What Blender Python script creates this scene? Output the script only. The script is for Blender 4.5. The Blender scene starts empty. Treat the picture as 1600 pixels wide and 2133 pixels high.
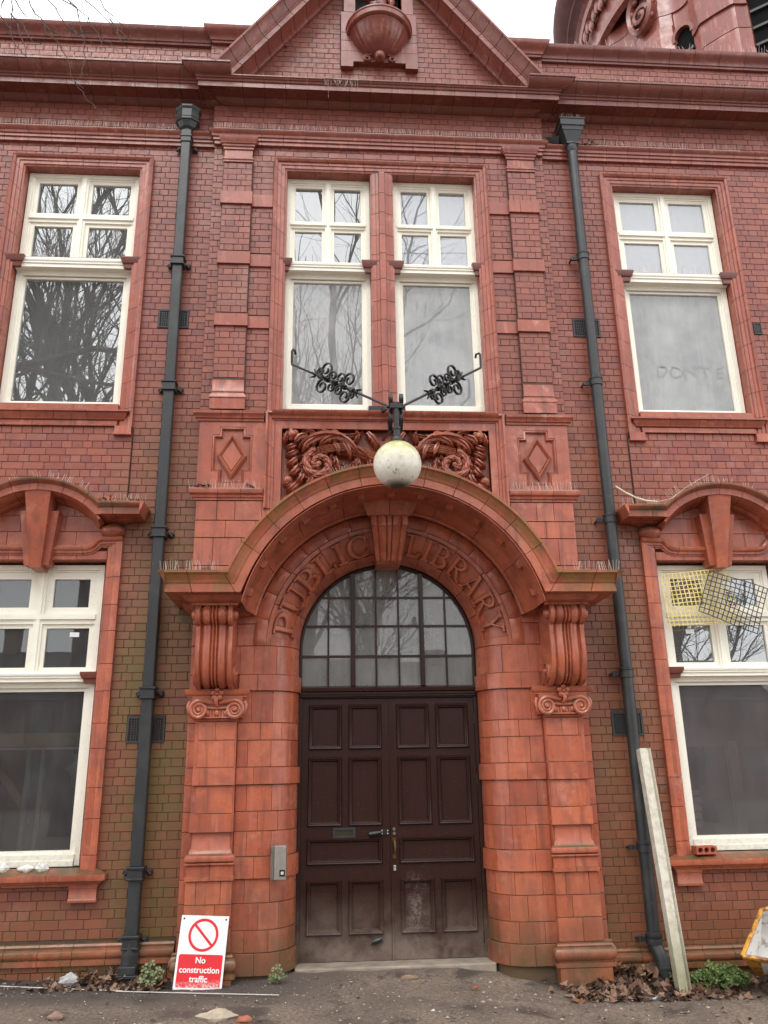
import bpy, bmesh, math, random
from math import sin, cos, pi, radians, sqrt, atan2
from mathutils import Vector, Matrix
random.seed(7)
SC = bpy.context.scene
COL = SC.collection

# ------------------------------------------------------------------ camera
cam_d = bpy.data.cameras.new('camera')
cam = bpy.data.objects.new('camera', cam_d); COL.objects.link(cam)
SC.camera = cam
cam_d.sensor_fit = 'HORIZONTAL'; cam_d.sensor_width = 36.0; cam_d.lens = 38.25
cam_d.clip_start = 0.05; cam_d.clip_end = 600
CAM = Vector((-0.636, -8.2, 1.72))
cam.matrix_world = Matrix(((0.997517, -0.005124, -0.070243, CAM.x),
                           (-0.068527, -0.300895, -0.951192, CAM.y),
                           (-0.016262, 0.953643, -0.300499, CAM.z),
                           (0, 0, 0, 1)))
# ------------------------------------------------------------------ sky, sun, exposure
W = bpy.data.worlds.new('World'); SC.world = W; W.use_nodes = True
nt = W.node_tree; nt.nodes.clear()
out = nt.nodes.new('ShaderNodeOutputWorld'); bg = nt.nodes.new('ShaderNodeBackground')
sky = nt.nodes.new('ShaderNodeTexSky'); sky.sky_type = 'NISHITA'; sky.sun_disc = False
SUN_EL, SUN_ROT = radians(52), radians(200)
sky.sun_elevation = SUN_EL; sky.sun_rotation = SUN_ROT; sky.dust_density = 4.0; sky.air_density = 1.2
hsv = nt.nodes.new('ShaderNodeHueSaturation'); hsv.inputs['Saturation'].default_value = 0.10
mixc = nt.nodes.new('ShaderNodeMix'); mixc.data_type = 'RGBA'
mixc.inputs[0].default_value = 0.72
mixc.inputs[7].default_value = (11.6, 11.7, 12.0, 1)       # even cloud cover, on the sky texture's own scale
nt.links.new(sky.outputs[0], hsv.inputs['Color']); nt.links.new(hsv.outputs[0], mixc.inputs[6])
nt.links.new(mixc.outputs[2], bg.inputs['Color']); bg.inputs['Strength'].default_value = 0.14
nt.links.new(bg.outputs[0], out.inputs['Surface'])
sd = bpy.data.lights.new('sun', 'SUN'); sd.energy = 0.8; sd.angle = radians(25); sd.color = (1, .97, .93)
sun = bpy.data.objects.new('sun', sd); COL.objects.link(sun)
az = SUN_ROT
sdir = Vector((sin(az) * cos(SUN_EL), cos(az) * cos(SUN_EL), sin(SUN_EL)))
sun.rotation_euler = sdir.to_track_quat('Z', 'Y').to_euler()
SC.view_settings.view_transform = 'Standard'; SC.view_settings.look = 'None'
SC.view_settings.gamma = 1; SC.view_settings.exposure = 0.74
SC.view_settings.use_curve_mapping = False
SC.cycles.use_denoising = True
SC.cycles.max_bounces = 7; SC.cycles.transparent_max_bounces = 12

# ------------------------------------------------------------------ helpers
class MB:
    def __init__(s): s.v = []; s.f = []
    def add(s, vs, fs):
        b = len(s.v); s.v.extend([tuple(p) for p in vs]); s.f.extend([tuple(i + b for i in f) for f in fs]); return b
    def join(s, o): s.add(o.v, o.f); return s
    def tf(s, fn): s.v = [tuple(fn(*p)) for p in s.v]; return s
    def box(s, x0, x1, y0, y1, z0, z1):
        s.add([(x0,y0,z0),(x1,y0,z0),(x1,y1,z0),(x0,y1,z0),(x0,y0,z1),(x1,y0,z1),(x1,y1,z1),(x0,y1,z1)],
              [(0,1,5,4),(1,2,6,5),(2,3,7,6),(3,0,4,7),(4,5,6,7),(3,2,1,0)]); return s
    def block(s, x0, x1, z0, z1, yf, depth=.05, c=.003):
        """stone or brick with chamfered front arrises"""
        a = [(x0+c,yf,z0+c),(x1-c,yf,z0+c),(x1-c,yf,z1-c),(x0+c,yf,z1-c)]
        b = [(x0,yf+c,z0),(x1,yf+c,z0),(x1,yf+c,z1),(x0,yf+c,z1)]
        d = [(x0,yf+depth,z0),(x1,yf+depth,z0),(x1,yf+depth,z1),(x0,yf+depth,z1)]
        fs = [(0,1,2,3)]
        for i in range(4):
            j = (i+1) % 4
            fs += [(i+4,j+4,j,i),(i+8,j+8,j+4,i+4)]
        s.add(a+b+d, fs); return s
    def tube(s, path, r, n=6, cap=True):
        P = [Vector(p) for p in path]; m = len(P)
        R = r if isinstance(r, (list, tuple)) else [r]*m
        T = [(P[min(i+1,m-1)] - P[max(i-1,0)]).normalized() for i in range(m)]
        up = Vector((0,0,1)) if abs(T[0].z) < .9 else Vector((1,0,0))
        N = T[0].cross(up).normalized(); vs = []
        for i in range(m):
            N = (N - T[i]*N.dot(T[i]))
            N = N.normalized() if N.length > 1e-6 else T[i].orthogonal().normalized()
            B = T[i].cross(N)
            for k in range(n):
                a = 2*pi*k/n; vs.append(P[i] + (N*cos(a) + B*sin(a))*R[i])
        fs = [(i*n+k, i*n+(k+1)%n, (i+1)*n+(k+1)%n, (i+1)*n+k) for i in range(m-1) for k in range(n)]
        if cap: fs += [tuple(range(n))[::-1], tuple((m-1)*n+k for k in range(n))]
        s.add(vs, fs); return s
    def ribbon(s, path, w, t, axis=(0,1,0)):
        """flat iron strip: width w along axis, thickness t"""
        P = [Vector(p) for p in path]; m = len(P); A = Vector(axis).normalized(); vs = []
        for i in range(m):
            T = (P[min(i+1,m-1)] - P[max(i-1,0)]).normalized(); N = T.cross(A)
            N = N.normalized() if N.length > 1e-5 else A.orthogonal()
            for (a, b) in ((-1,-1),(1,-1),(1,1),(-1,1)): vs.append(P[i] + A*(a*w/2) + N*(b*t/2))
        fs = [(i*4+k, i*4+(k+1)%4, i*4+4+(k+1)%4, i*4+4+k) for i in range(m-1) for k in range(4)]
        fs += [(3,2,1,0), tuple((m-1)*4+k for k in range(4))]
        s.add(vs, fs); return s
    def lathe(s, prof, c=(0,0,0), n=24, a0=0.0, a1=2*pi):
        full = abs(a1-a0-2*pi) < 1e-6; k = n if full else n+1
        vs = [(c[0]+r*cos(a0+(a1-a0)*i/n), c[1]+r*sin(a0+(a1-a0)*i/n), c[2]+z) for (r, z) in prof for i in range(k)]
        fs = []
        for j in range(len(prof)-1):
            for i in range(n):
                i2 = (i+1) % k
                fs.append((j*k+i, j*k+i2, (j+1)*k+i2, (j+1)*k+i))
        s.add(vs, fs); return s
    def ball(s, c, r, n=12, m=8):
        rx, ry, rz = r if isinstance(r, tuple) else (r, r, r)
        o = MB().lathe([(max(1e-4, sin(pi*j/m)), -cos(pi*j/m)) for j in range(m+1)], n=n)
        return s.join(o.tf(lambda x, y, z: (c[0]+x*rx, c[1]+y*ry, c[2]+z*rz)))
    def prism(s, poly, y0, y1):
        """polygon in x,z pulled between two depths"""
        n = len(poly)
        s.add([(x,y0,z) for x,z in poly] + [(x,y1,z) for x,z in poly],
              [tuple(range(n)), tuple(range(2*n-1,n-1,-1))] + [(i,(i+1)%n,n+(i+1)%n,n+i) for i in range(n)]); return s
    def patch(s, f, u0, u1, v0, v1, nu=1, nv=1, th=.05, cu=.003, cv=.003, ch=.003):
        g = [(u0+cu+(u1-u0-2*cu)*i/nu, v0+cv+(v1-v0-2*cv)*j/nv) for j in range(nv+1) for i in range(nu+1)]
        k = nu+1
        per = [i for i in range(k)] + [j*k+nu for j in range(1,nv+1)] + [nv*k+i for i in range(nu-1,-1,-1)] + [j*k for j in range(nv-1,0,-1)]
        def outp(i):
            iu, jv = i % k, i // k
            u, v = g[i]
            return (u0 if iu == 0 else u1 if iu == nu else u, v0 if jv == 0 else v1 if jv == nv else v)
        vs = [f(u, v, 0) for u, v in g]; b = len(vs)
        vs += [f(*outp(i), -ch) for i in per] + [f(*outp(i), -th) for i in per]
        m = len(per)
        fs = [(j*k+i, j*k+i+1, (j+1)*k+i+1, (j+1)*k+i) for j in range(nv) for i in range(nu)]
        for q in range(m):
            r = (q+1) % m
            fs += [(b+q, b+r, per[r], per[q]), (b+m+q, b+m+r, b+r, b+q)]
        s.add(vs, fs); return s
    def mesh(s, name, smooth=35, recalc=True):
        me = bpy.data.meshes.new(name); me.from_pydata(s.v, [], s.f)
        if recalc:
            bm = bmesh.new(); bm.from_mesh(me); bmesh.ops.recalc_face_normals(bm, faces=bm.faces[:]); bm.to_mesh(me); bm.free()
        if smooth:
            me.shade_smooth(); me.set_sharp_from_angle(angle=radians(smooth))
        return me

def link(name, me, mat, parent=None, kind=None, loc=None):
    o = bpy.data.objects.new(name, me); COL.objects.link(o)
    if mat and me and not me.materials: me.materials.append(mat)
    if parent: o.parent = parent
    if kind: o['kind'] = kind
    if loc: o.location = loc
    return o
def obj(name, mb, mat, parent=None, kind=None, smooth=35, flip=1, recalc=True):
    if flip < 0: mb.tf(lambda x, y, z: (-x, y, z))
    return link(name, mb.mesh(name, smooth, recalc), mat, parent, kind)
def tag(o, label, cat, group=None):
    o['label'] = label; o['category'] = cat
    if group: o['group'] = group
    return o
def thing(name, label, cat, loc=(0,0,0), group=None):
    o = bpy.data.objects.new(name, None); COL.objects.link(o); o.location = loc; o.empty_display_size = .2
    return tag(o, label, cat, group)
def flat(yf): return lambda u, v, n: (u, yf-n, v)
def run(x0, x1, prof, yb, ends=(1,1), piece=0.0, gap=.0019):
    """Moulding along x. prof: (out, z) from bottom to top, out = distance in front of wall plane yb.
    ends: 1 = returns (mitred) to the wall. Gives a list of MB, one per moulded block."""
    L = x1-x0; n = max(1, round(L/piece)) if piece else 1
    cuts = [x0 + L*i/n for i in range(n+1)]; res = []
    for i in range(n):
        mb = MB(); a = cuts[i]; b = cuts[i+1]; m = len(prof)
        ga = gap if i else 0; gb = gap if i < n-1 else 0
        rows = []
        for (o, z) in prof:
            row = []
            if i == 0 and ends[0]: row += [(a-o, yb, z), (a-o, yb-o, z)]
            else: row += [(a+ga, yb, z), (a+ga, yb-o, z)]
            if i == n-1 and ends[1]: row += [(b+o, yb-o, z), (b+o, yb, z)]
            else: row += [(b-gb, yb-o, z), (b-gb, yb, z)]
            rows.append(row)
        vs = [p for r in rows for p in r]
        rl, rr_ = (i == 0 and ends[0]), (i == n-1 and ends[1])
        ks = ([0] if rl else []) + [1] + ([2] if rr_ else [])
        fs = [(j*4+k, j*4+k+1, (j+1)*4+k+1, (j+1)*4+k) for j in range(m-1) for k in ks]
        if not rl: fs.append(tuple([j*4+1 for j in range(m)] + [(m-1)*4, 0]))
        if not rr_: fs.append(tuple([j*4+2 for j in range(m)][::-1] + [3, (m-1)*4+3]))
        fs += [(0,1,2,3), tuple((m-1)*4+k for k in (3,2,1,0))]
        mb.add(vs, fs); res.append(mb)
    return res
def nodes_of(path, closed=False):
    """path: list of (x,z); returns (P, M) with mitre normal M to the left of travel"""
    n = len(path); res = []
    for i in range(n):
        p = Vector(path[i])
        a = Vector(path[i-1]) if (i > 0 or closed) else None
        b = Vector(path[(i+1) % n]) if (i < n-1 or closed) else None
        ns = []
        if a is not None: d = (p-a).normalized(); ns.append(Vector((-d.y, d.x)))
        if b is not None: d = (b-p).normalized(); ns.append(Vector((-d.y, d.x)))
        m = sum(ns, Vector((0,0)))
        if len(ns) == 2:
            m.normalize(); m /= max(.2, m.dot(ns[0]))
        res.append((p, m))
    return res
def sweep(path, prof, yb, piece=None, gap=.0024, closed=False):
    """prof: closed section of (n, out): n along the mitre normal, out in front of plane yb. One MB per block."""
    nd = nodes_of(path, closed)
    if closed: nd = nd + [nd[0]]
    S = [0]
    for i in range(1, len(nd)): S.append(S[-1] + (nd[i][0]-nd[i-1][0]).length)
    L = S[-1]
    if piece is None: cuts = [0, L]
    elif isinstance(piece, (int, float)):
        k = max(1, round(L/piece)); cuts = [L*i/k for i in range(k+1)]
    else: cuts = piece
    def at(s):
        for i in range(1, len(S)):
            if s <= S[i] + 1e-9:
                t = (s-S[i-1])/max(1e-9, S[i]-S[i-1]); return nd[i-1][0].lerp(nd[i][0], t), nd[i-1][1].lerp(nd[i][1], t)
        return nd[-1]
    res = []; k = len(prof)
    for c in range(len(cuts)-1):
        a = cuts[c] + (gap if c else 0); b = cuts[c+1] - (gap if c < len(cuts)-2 else 0)
        ss = [a] + [s for s in S if a+1e-4 < s < b-1e-4] + [b]
        mb = MB(); vs = []
        for s in ss:
            P, M = at(s)
            vs += [(P.x + M.x*n, yb-o, P.y + M.y*n) for n, o in prof]
        fs = [(i*k+j, i*k+(j+1)%k, (i+1)*k+(j+1)%k, (i+1)*k+j) for i in range(len(ss)-1) for j in range(k)]
        fs += [tuple(range(k)), tuple((len(ss)-1)*k+j for j in range(k-1,-1,-1))]
        mb.add(vs, fs); res.append(mb)
    return res
def arc(cx, cz, r, a0, a1, n):
    return [(cx + r*cos(radians(a0+(a1-a0)*i/n)), cz + r*sin(radians(a0+(a1-a0)*i/n))) for i in range(n+1)]
def spiral(cx, cz, r0, r1, a0, turns, n=40):
    return [(cx + (r0+(r1-r0)*i/n)*cos(a0+2*pi*turns*i/n), cz + (r0+(r1-r0)*i/n)*sin(a0+2*pi*turns*i/n)) for i in range(n+1)]

# ------------------------------------------------------------------ materials
class NT:
    def __init__(s, name):
        s.m = bpy.data.materials.new(name); s.m.use_nodes = True; s.t = s.m.node_tree
        s.b = s.t.nodes['Principled BSDF']; s.out = s.t.nodes['Material Output']
    def n(s, typ, **kw):
        x = s.t.nodes.new(typ)
        for k, v in kw.items():
            if isinstance(k, str) and hasattr(x, k): setattr(x, k, v)
            else: x.inputs[k.replace('_', ' ')].default_value = v
        return x
    def l(s, a, b): s.t.links.new(a, b)
    def noise(s, scale, detail=3, vec=None, rough=.55):
        x = s.n('ShaderNodeTexNoise'); x.inputs['Scale'].default_value = scale; x.inputs['Detail'].default_value = detail
        x.inputs['Roughness'].default_value = rough
        if vec: s.l(vec, x.inputs['Vector'])
        return x.outputs['Fac']
    def pos(s): return s.n('ShaderNodeNewGeometry').outputs['Position']
    def ramp(s, fac, stops):
        r = s.n('ShaderNodeValToRGB'); e = r.color_ramp.elements
        while len(e) < len(stops): e.new(.5)
        for q, (p, c) in zip(e, stops):
            q.position = p; q.color = (*c, 1) if isinstance(c, tuple) else (c, c, c, 1)
        s.l(fac, r.inputs[0]); return r.outputs[0]
    def mix(s, fac, a, b, mode='MIX'):
        x = s.n('ShaderNodeMix'); x.data_type = 'RGBA'; x.blend_type = mode
        for i, v in ((0, fac), (6, a), (7, b)):
            if isinstance(v, (int, float)): x.inputs[i].default_value = v
            elif isinstance(v, tuple): x.inputs[i].default_value = (*v, 1)
            else: s.l(v, x.inputs[i])
        return x.outputs[2]
    def math(s, op, a, b=None, clamp=False):
        x = s.n('ShaderNodeMath'); x.operation = op; x.use_clamp = clamp
        for i, v in enumerate((a, b)):
            if v is None: continue
            if isinstance(v, (int, float)): x.inputs[i].default_value = v
            else: s.l(v, x.inputs[i])
        return x.outputs[0]
    def mapr(s, v, a, b, c=0., d=1.):
        x = s.n('ShaderNodeMapRange'); x.clamp = True
        for i, q in enumerate((v, a, b, c, d)):
            if isinstance(q, (int, float)): x.inputs[i].default_value = q
            else: s.l(q, x.inputs[i])
        return x.outputs[0]
    def bump(s, h, st=.3, d=.01):
        x = s.n('ShaderNodeBump'); x.inputs['Strength'].default_value = st; x.inputs['Distance'].default_value = d
        s.l(h, x.inputs['Height']); s.l(x.outputs[0], s.b.inputs['Normal'])
    def rnd(s):
        """a random number per separate piece: per object and per island of a joined mesh"""
        a = s.n('ShaderNodeObjectInfo').outputs['Random']; b = s.n('ShaderNodeNewGeometry').outputs['Random Per Island']
        return s.math('FRACT', s.math('ADD', a, b))
    def xyz(s):
        x = s.n('ShaderNodeSeparateXYZ'); s.l(s.pos(), x.inputs[0]); return x.outputs
    def set(s, col=None, rough=None, spec=None, metal=None):
        for k, v in (('Base Color', col), ('Roughness', rough), ('Specular IOR Level', spec), ('Metallic', metal)):
            if v is None: continue
            if isinstance(v, tuple): s.b.inputs[k].default_value = (*v, 1)
            elif isinstance(v, (int, float)): s.b.inputs[k].default_value = v
            else: s.l(v, s.b.inputs[k])
        return s.m

def algae(T, col, amount=1.0):
    """green-brown growth on brickwork near the rainwater pipes and on damp low courses"""
    X, Y, Z = T.xyz(); p = T.pos()
    ax = T.math('ABSOLUTE', X)
    near = T.math('MULTIPLY', T.mapr(T.math('ABSOLUTE', T.math('SUBTRACT', ax, 2.3)), .22, .68, 1, 0), T.mapr(Z, 3.0, 6.2, 1, .0))
    left = T.mapr(X, -.5, .5, 1.0, .55)
    low = T.math('MULTIPLY', T.mapr(Z, .1, .85, 1, 0), .85)
    n1 = T.noise(1.7, 4, p); n2 = T.noise(9, 3, p)
    a = T.math('MULTIPLY', T.math('MAXIMUM', T.math('MULTIPLY', near, left), low), T.mapr(T.math('ADD', n1, T.math('MULTIPLY', n2, .5)), .50, .88, .22, 1))
    a = T.math('MULTIPLY', a, .95*amount, True)
    return T.mix(a, col, T.mix(n2, (.175, .095, .030), (.125, .100, .030)))

def m_brick():
    T = NT('brick'); r = T.rnd(); p = T.pos(); X, Y, Z = T.xyz()
    base = T.ramp(r, [(0, (.195, .050, .040)), (.18, (.245, .058, .039)), (.55, (.275, .070, .041)), (.85, (.305, .086, .050)), (1, (.250, .084, .058))])
    up = T.mapr(Z, 5.0, 9.5, 0, .45)                       # lens haze painted into the brick colour, greyer and more purple high up
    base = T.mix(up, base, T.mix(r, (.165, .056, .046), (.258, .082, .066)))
    n = T.noise(26, 4, p); base = T.mix(T.mapr(n, .45, .8, 0, .5), base, (.15, .055, .045))
    lowt = T.noise(.9, 4, p, .6); base = T.mix(T.mapr(lowt, .48, .66, 0, .55), base, (.185, .058, .034))
    base = T.mix(T.mapr(T.noise(6, 4, p), .58, .70, 0, .45), base, (.12, .045, .036))
    wf = T.mapr(T.noise(2.2, 6, p, .65), .57, .72, 0, .42)     # pale bloom of salts
    base = T.mix(wf, base, (.36, .22, .19))
    base = algae(T, base)
    T.bump(T.noise(160, 3, p), .35, .002)
    return T.set(base, T.mapr(n, .3, .7, .34, .58), .5)
def m_terra(name='terracotta', dark=0.):
    T = NT(name); r = T.rnd(); p = T.pos(); X, Y, Z = T.xyz()
    base = T.ramp(r, [(0, (.385, .092, .046)), (.35, (.45, .115, .055)), (.7, (.51, .142, .070)), (1, (.46, .130, .072))])
    dull = T.mapr(Z, 3.2, 6.0, 0, .72)
    base = T.mix(dull, base, T.mix(r, (.245, .057, .036), (.312, .078, .048)))
    dull2 = T.mapr(Z, 8.0, 9.4, 0, .75)
    base = T.mix(dull2, base, T.mix(r, (.150, .043, .036), (.212, .062, .048)))
    n = T.noise(7, 5, p); base = T.mix(T.mapr(n, .46, .72, 0, .62), base, (.215,.052,.034))
    big = T.noise(1.9, 4, p, .6); base = T.mix(T.mapr(big, .46, .66, 0, .45), base, T.mix(n, (.26,.060,.036), (.20,.060,.045)))
    pale = T.math('MULTIPLY', T.mapr(T.noise(3.4, 6, p, .7), .56, .70), T.mapr(T.noise(17, 4, p), .38, .62)); base = T.mix(T.math('MULTIPLY', pale, .55), base, (.60,.30,.22))
    sp = T.noise(60, 2, p); base = T.mix(T.mapr(sp, .66, .76, 0, .4), base, (.58,.30,.22))
    # streaks run down, so squash the noise upright
    mp = T.n('ShaderNodeMapping'); mp.inputs['Scale'].default_value = (14, 14, 1.1); T.l(p, mp.inputs[0])
    st = T.noise(1, 5, mp.outputs[0], .62); base = T.mix(T.mapr(st, .54, .70, 0, .60), base, (.125, .042, .030))
    base = T.mix(T.mapr(st, .42, .32, 0, .35), base, (.56, .22, .15))
    # growth and dirt on ledges that face the rain
    g = T.n('ShaderNodeSeparateXYZ'); T.l(T.n('ShaderNodeNewGeometry').outputs['Normal'], g.inputs[0])
    top = T.math('MULTIPLY', T.mapr(g.outputs[2], .25, .8), T.mapr(T.noise(5, 4, p), .3, .6, .25, .9))
    base = T.mix(top, base, (.085, .075, .030))
    low = T.math('MULTIPLY', T.mapr(Z, .0, .85, .95, 0), T.mapr(T.noise(2.6, 5, p, .65), .36, .60, .28, 1))
    base = T.mix(low, base, T.mix(T.noise(6, 3, p), (.150, .085, .045), (.085, .070, .028)))
    def rr(px, pz): return T.math('SQRT', T.math('ADD', T.math('POWER', T.math('SUBTRACT', T.math('ABSOLUTE', X), px), 2.), T.math('POWER', T.math('SUBTRACT', Z, pz), 2.)))
    mn = T.noise(4.5, 5, p, .65)
    hm = T.math('MULTIPLY', T.math('MULTIPLY', T.mapr(rr(0., 2.885), 1.50, 1.66), T.mapr(Y, -.70, -.74)), T.math('MULTIPLY', T.mapr(mn, .40, .56), T.mapr(Z, 3.2, 3.6, .6, 1)))
    base = T.mix(T.math('MULTIPLY', hm, .85), base, T.mix(T.noise(11, 3, p), (.30, .17, .045), (.10, .085, .025)))
    hm2 = T.math('MULTIPLY', T.math('MULTIPLY', T.mapr(rr(3.51, 3.654), .84, .90), T.mapr(rr(3.51, 3.654), 1.2, 1.0)), T.math('MULTIPLY', T.mapr(Y, -.26, -.30), T.mapr(Z, 4.15, 4.25)))
    base = T.mix(T.math('MULTIPLY', hm2, T.mapr(mn, .38, .60, .3, .9)), base, (.085, .075, .032))
    if dark: base = T.mix(dark, base, (.10, .03, .025))
    T.bump(T.math('ADD', T.noise(120, 3, p), T.math('MULTIPLY', n, .6)), .22, .003)
    return T.set(base, T.mapr(n, .3, .75, .22, .48), .55)
def m_plain(name, col, rough=.6, spec=.4, var=.25, scale=12, bump=.15, metal=0., col2=None):
    T = NT(name); p = T.pos(); n = T.noise(scale, 4, p)
    c = T.mix(T.mapr(n, .35, .75, 0, 1), col, col2 if col2 else tuple(v*(1-var) for v in col))
    if bump: T.bump(T.noise(scale*9, 3, p), bump, .003)
    return T.set(c, rough, spec, metal)
def m_paint():
    T = NT('white_paint'); p = T.pos()
    c = T.mix(T.mapr(T.noise(5, 5, p), .5, .8, 0, .5), (.84, .81, .70), (.70, .65, .52))
    c = T.mix(T.mapr(T.noise(45, 4, p), .64, .72, 0, .45), c, (.42, .37, .26))
    c = T.mix(T.mapr(T.xyz()[2], 1.35, .9, 0, .5), c, T.mix(T.mapr(T.noise(30, 5, p), .48, .60), (.74, .70, .58), (.48, .43, .32)))
    T.bump(T.noise(60, 3, p), .15, .002)
    return T.set(c, .42, .4)
def m_door():
    T = NT('door_paint'); p = T.pos(); X, Y, Z = T.xyz()
    mp = T.n('ShaderNodeMapping'); mp.inputs['Scale'].default_value = (30, 30, 3); T.l(p, mp.inputs[0])
    gr = T.noise(1, 4, mp.outputs[0])
    c = T.mix(gr, (.040, .0130, .0085), (.022, .0085, .0065))
    c = T.mix(T.mapr(T.noise(85, 3, p), .68, .73, 0, .6), c, (.20, .15, .12))
    dust = T.math('MULTIPLY', T.mapr(Z, -.1, .62, 1, .0), T.mapr(T.noise(3.2, 6, p, .7), .36, .62, .2, 1))
    c = T.mix(T.math('MULTIPLY', dust, .85), c, (.26, .20, .155))
    # plaster smears on the bottom of the right leaf
    dx = T.math('ABSOLUTE', T.math('SUBTRACT', X, .24)); dz = T.math('ABSOLUTE', T.math('SUBTRACT', Z, .47))
    patch = T.math('MULTIPLY', T.mapr(dx, .02, .17, 1, 0), T.mapr(dz, .1, .42, 1, 0))
    sm = T.math('MULTIPLY', patch, T.mapr(T.noise(24, 5, mp.outputs[0]), .40, .62)); sm = T.math('MULTIPLY', T.math('MULTIPLY', sm, T.mapr(T.noise(38, 6, p, .75), .44, .56)), T.mapr(T.noise(9, 5, p), .42, .60))
    c = T.mix(T.math('MULTIPLY', sm, .7), c, (.34, .28, .26))
    T.bump(gr, .12, .003)
    return T.set(c, T.mapr(dust, 0, .6, .27, .7), .36)
def m_glass(name, refl, tint, dust, dcol=(.5, .5, .49), rough=.0, streak=True, base=0.0):
    """window glass: see-through, mirror sheen, a film of dirt"""
    T = NT(name); t = T.t; p = T.pos()
    for q in (T.b,): t.nodes.remove(q)
    fr = T.n('ShaderNodeFresnel'); fr.inputs['IOR'].default_value = refl
    tr = T.n('ShaderNodeBsdfTransparent'); tr.inputs[0].default_value = (*tint, 1)
    gl = T.n('ShaderNodeBsdfGlossy'); gl.inputs['Roughness'].default_value = rough; gl.inputs[0].default_value = (.95, .97, .98, 1)
    bp = T.n('ShaderNodeBump'); bp.inputs['Strength'].default_value = .02; bp.inputs['Distance'].default_value = .02
    T.l(T.noise(2.5, 1, p), bp.inputs['Height']); T.l(bp.outputs[0], gl.inputs['Normal'])
    df = T.n('ShaderNodeBsdfDiffuse'); df.inputs[0].default_value = (*dcol, 1)
    a = T.n('ShaderNodeMixShader'); T.l(fr.outputs[0], a.inputs[0]); T.l(tr.outputs[0], a.inputs[1]); T.l(gl.outputs[0], a.inputs[2])
    mp = T.n('ShaderNodeMapping'); mp.inputs['Scale'].default_value = (16, 16, 2.2); T.l(p, mp.inputs[0])
    s1 = T.mapr(T.noise(1, 5, mp.outputs[0], .65), .45, .8); s2 = T.mapr(T.noise(3, 4, p), .35, .75)
    s3 = T.mapr(T.noise(55, 3, p), .70, .76, 0, .5)
    d = T.math('ADD', T.math('ADD', T.math('MULTIPLY', T.math('ADD', T.math('MULTIPLY', s1, .7), s2), dust), base), T.math('MULTIPLY', s3, dust*.7), True)
    b = T.n('ShaderNodeMixShader'); T.l(d, b.inputs[0]); T.l(a.outputs[0], b.inputs[1]); T.l(df.outputs[0], b.inputs[2])
    T.l(b.outputs[0], T.out.inputs['Surface'])
    return T.m
def m_ground():
    T = NT('ground_dirt'); p = T.pos(); X, Y, Z = T.xyz()
    n = T.noise(1.4, 6, p); f = T.noise(34, 5, p, .7); g = T.noise(150, 3, p)
    c = T.mix(T.mapr(n, .40, .62), (.175, .132, .102), (.285, .218, .165))
    c = T.mix(T.mapr(f, .40, .66), c, (.105, .082, .066))
    c = T.mix(T.mapr(g, .62, .72, 0, .8), c, (.46, .39, .32))
    tar = T.math('MULTIPLY', T.mapr(X, -1.3, -.2, 1, 0), T.mapr(Y, -.95, -.6, 0, 1))
    c = T.mix(T.math('MULTIPLY', tar, .85), c, T.mix(T.mapr(f, .3, .7), (.045, .040, .036), (.115, .100, .088)))
    wet = T.mapr(T.noise(2.3, 4, p), .54, .64, 0, .8)
    c = T.mix(wet, c, (.065, .055, .048))
    soil = T.math('MULTIPLY', T.mapr(Y, -.50, -.22), T.mapr(T.math('ABSOLUTE', X), 1.15, 1.5))
    soil = T.math('MULTIPLY', soil, T.mapr(T.noise(5, 4, p), .30, .55, .45, 1)); c = T.mix(soil, c, (.045, .035, .028))
    T.bump(T.math('ADD', T.math('MULTIPLY', f, .8), T.math('MULTIPLY', g, .5)), .8, .02)
    return T.set(c, T.mapr(wet, 0, .7, .9, .6), .3)
def m_globe():
    T = NT('opal_glass'); p = T.pos(); X, Y, Z = T.xyz()
    n = T.noise(9, 5, p); k = T.noise(28, 4, p)
    c = T.mix(T.mapr(k, .5, .8, 0, .7), (.80, .78, .68), (.52, .48, .34))
    top = T.math('MULTIPLY', T.mapr(Z, 4.34, 4.56), T.mapr(n, .34, .52, .25, 1))
    c = T.mix(T.math('MULTIPLY', top, .95), c, (.36, .35, .06))
    mp = T.n('ShaderNodeMapping'); mp.inputs['Scale'].default_value = (16, 16, 2); T.l(p, mp.inputs[0])
    c = T.mix(T.math('MULTIPLY', T.mapr(T.noise(1, 5, mp.outputs[0]), .50, .66, 0, .75), T.mapr(Z, 4.25, 4.50)), c, (.46, .42, .16))
    dk = T.mapr(T.noise(22, 5, p), .58, .68, 0, .8); c = T.mix(T.math('MULTIPLY', dk, T.mapr(Z, 4.5, 4.2)), c, (.12, .12, .08))
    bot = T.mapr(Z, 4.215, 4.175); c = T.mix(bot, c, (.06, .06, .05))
    return T.set(c, .28, .5)

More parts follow.
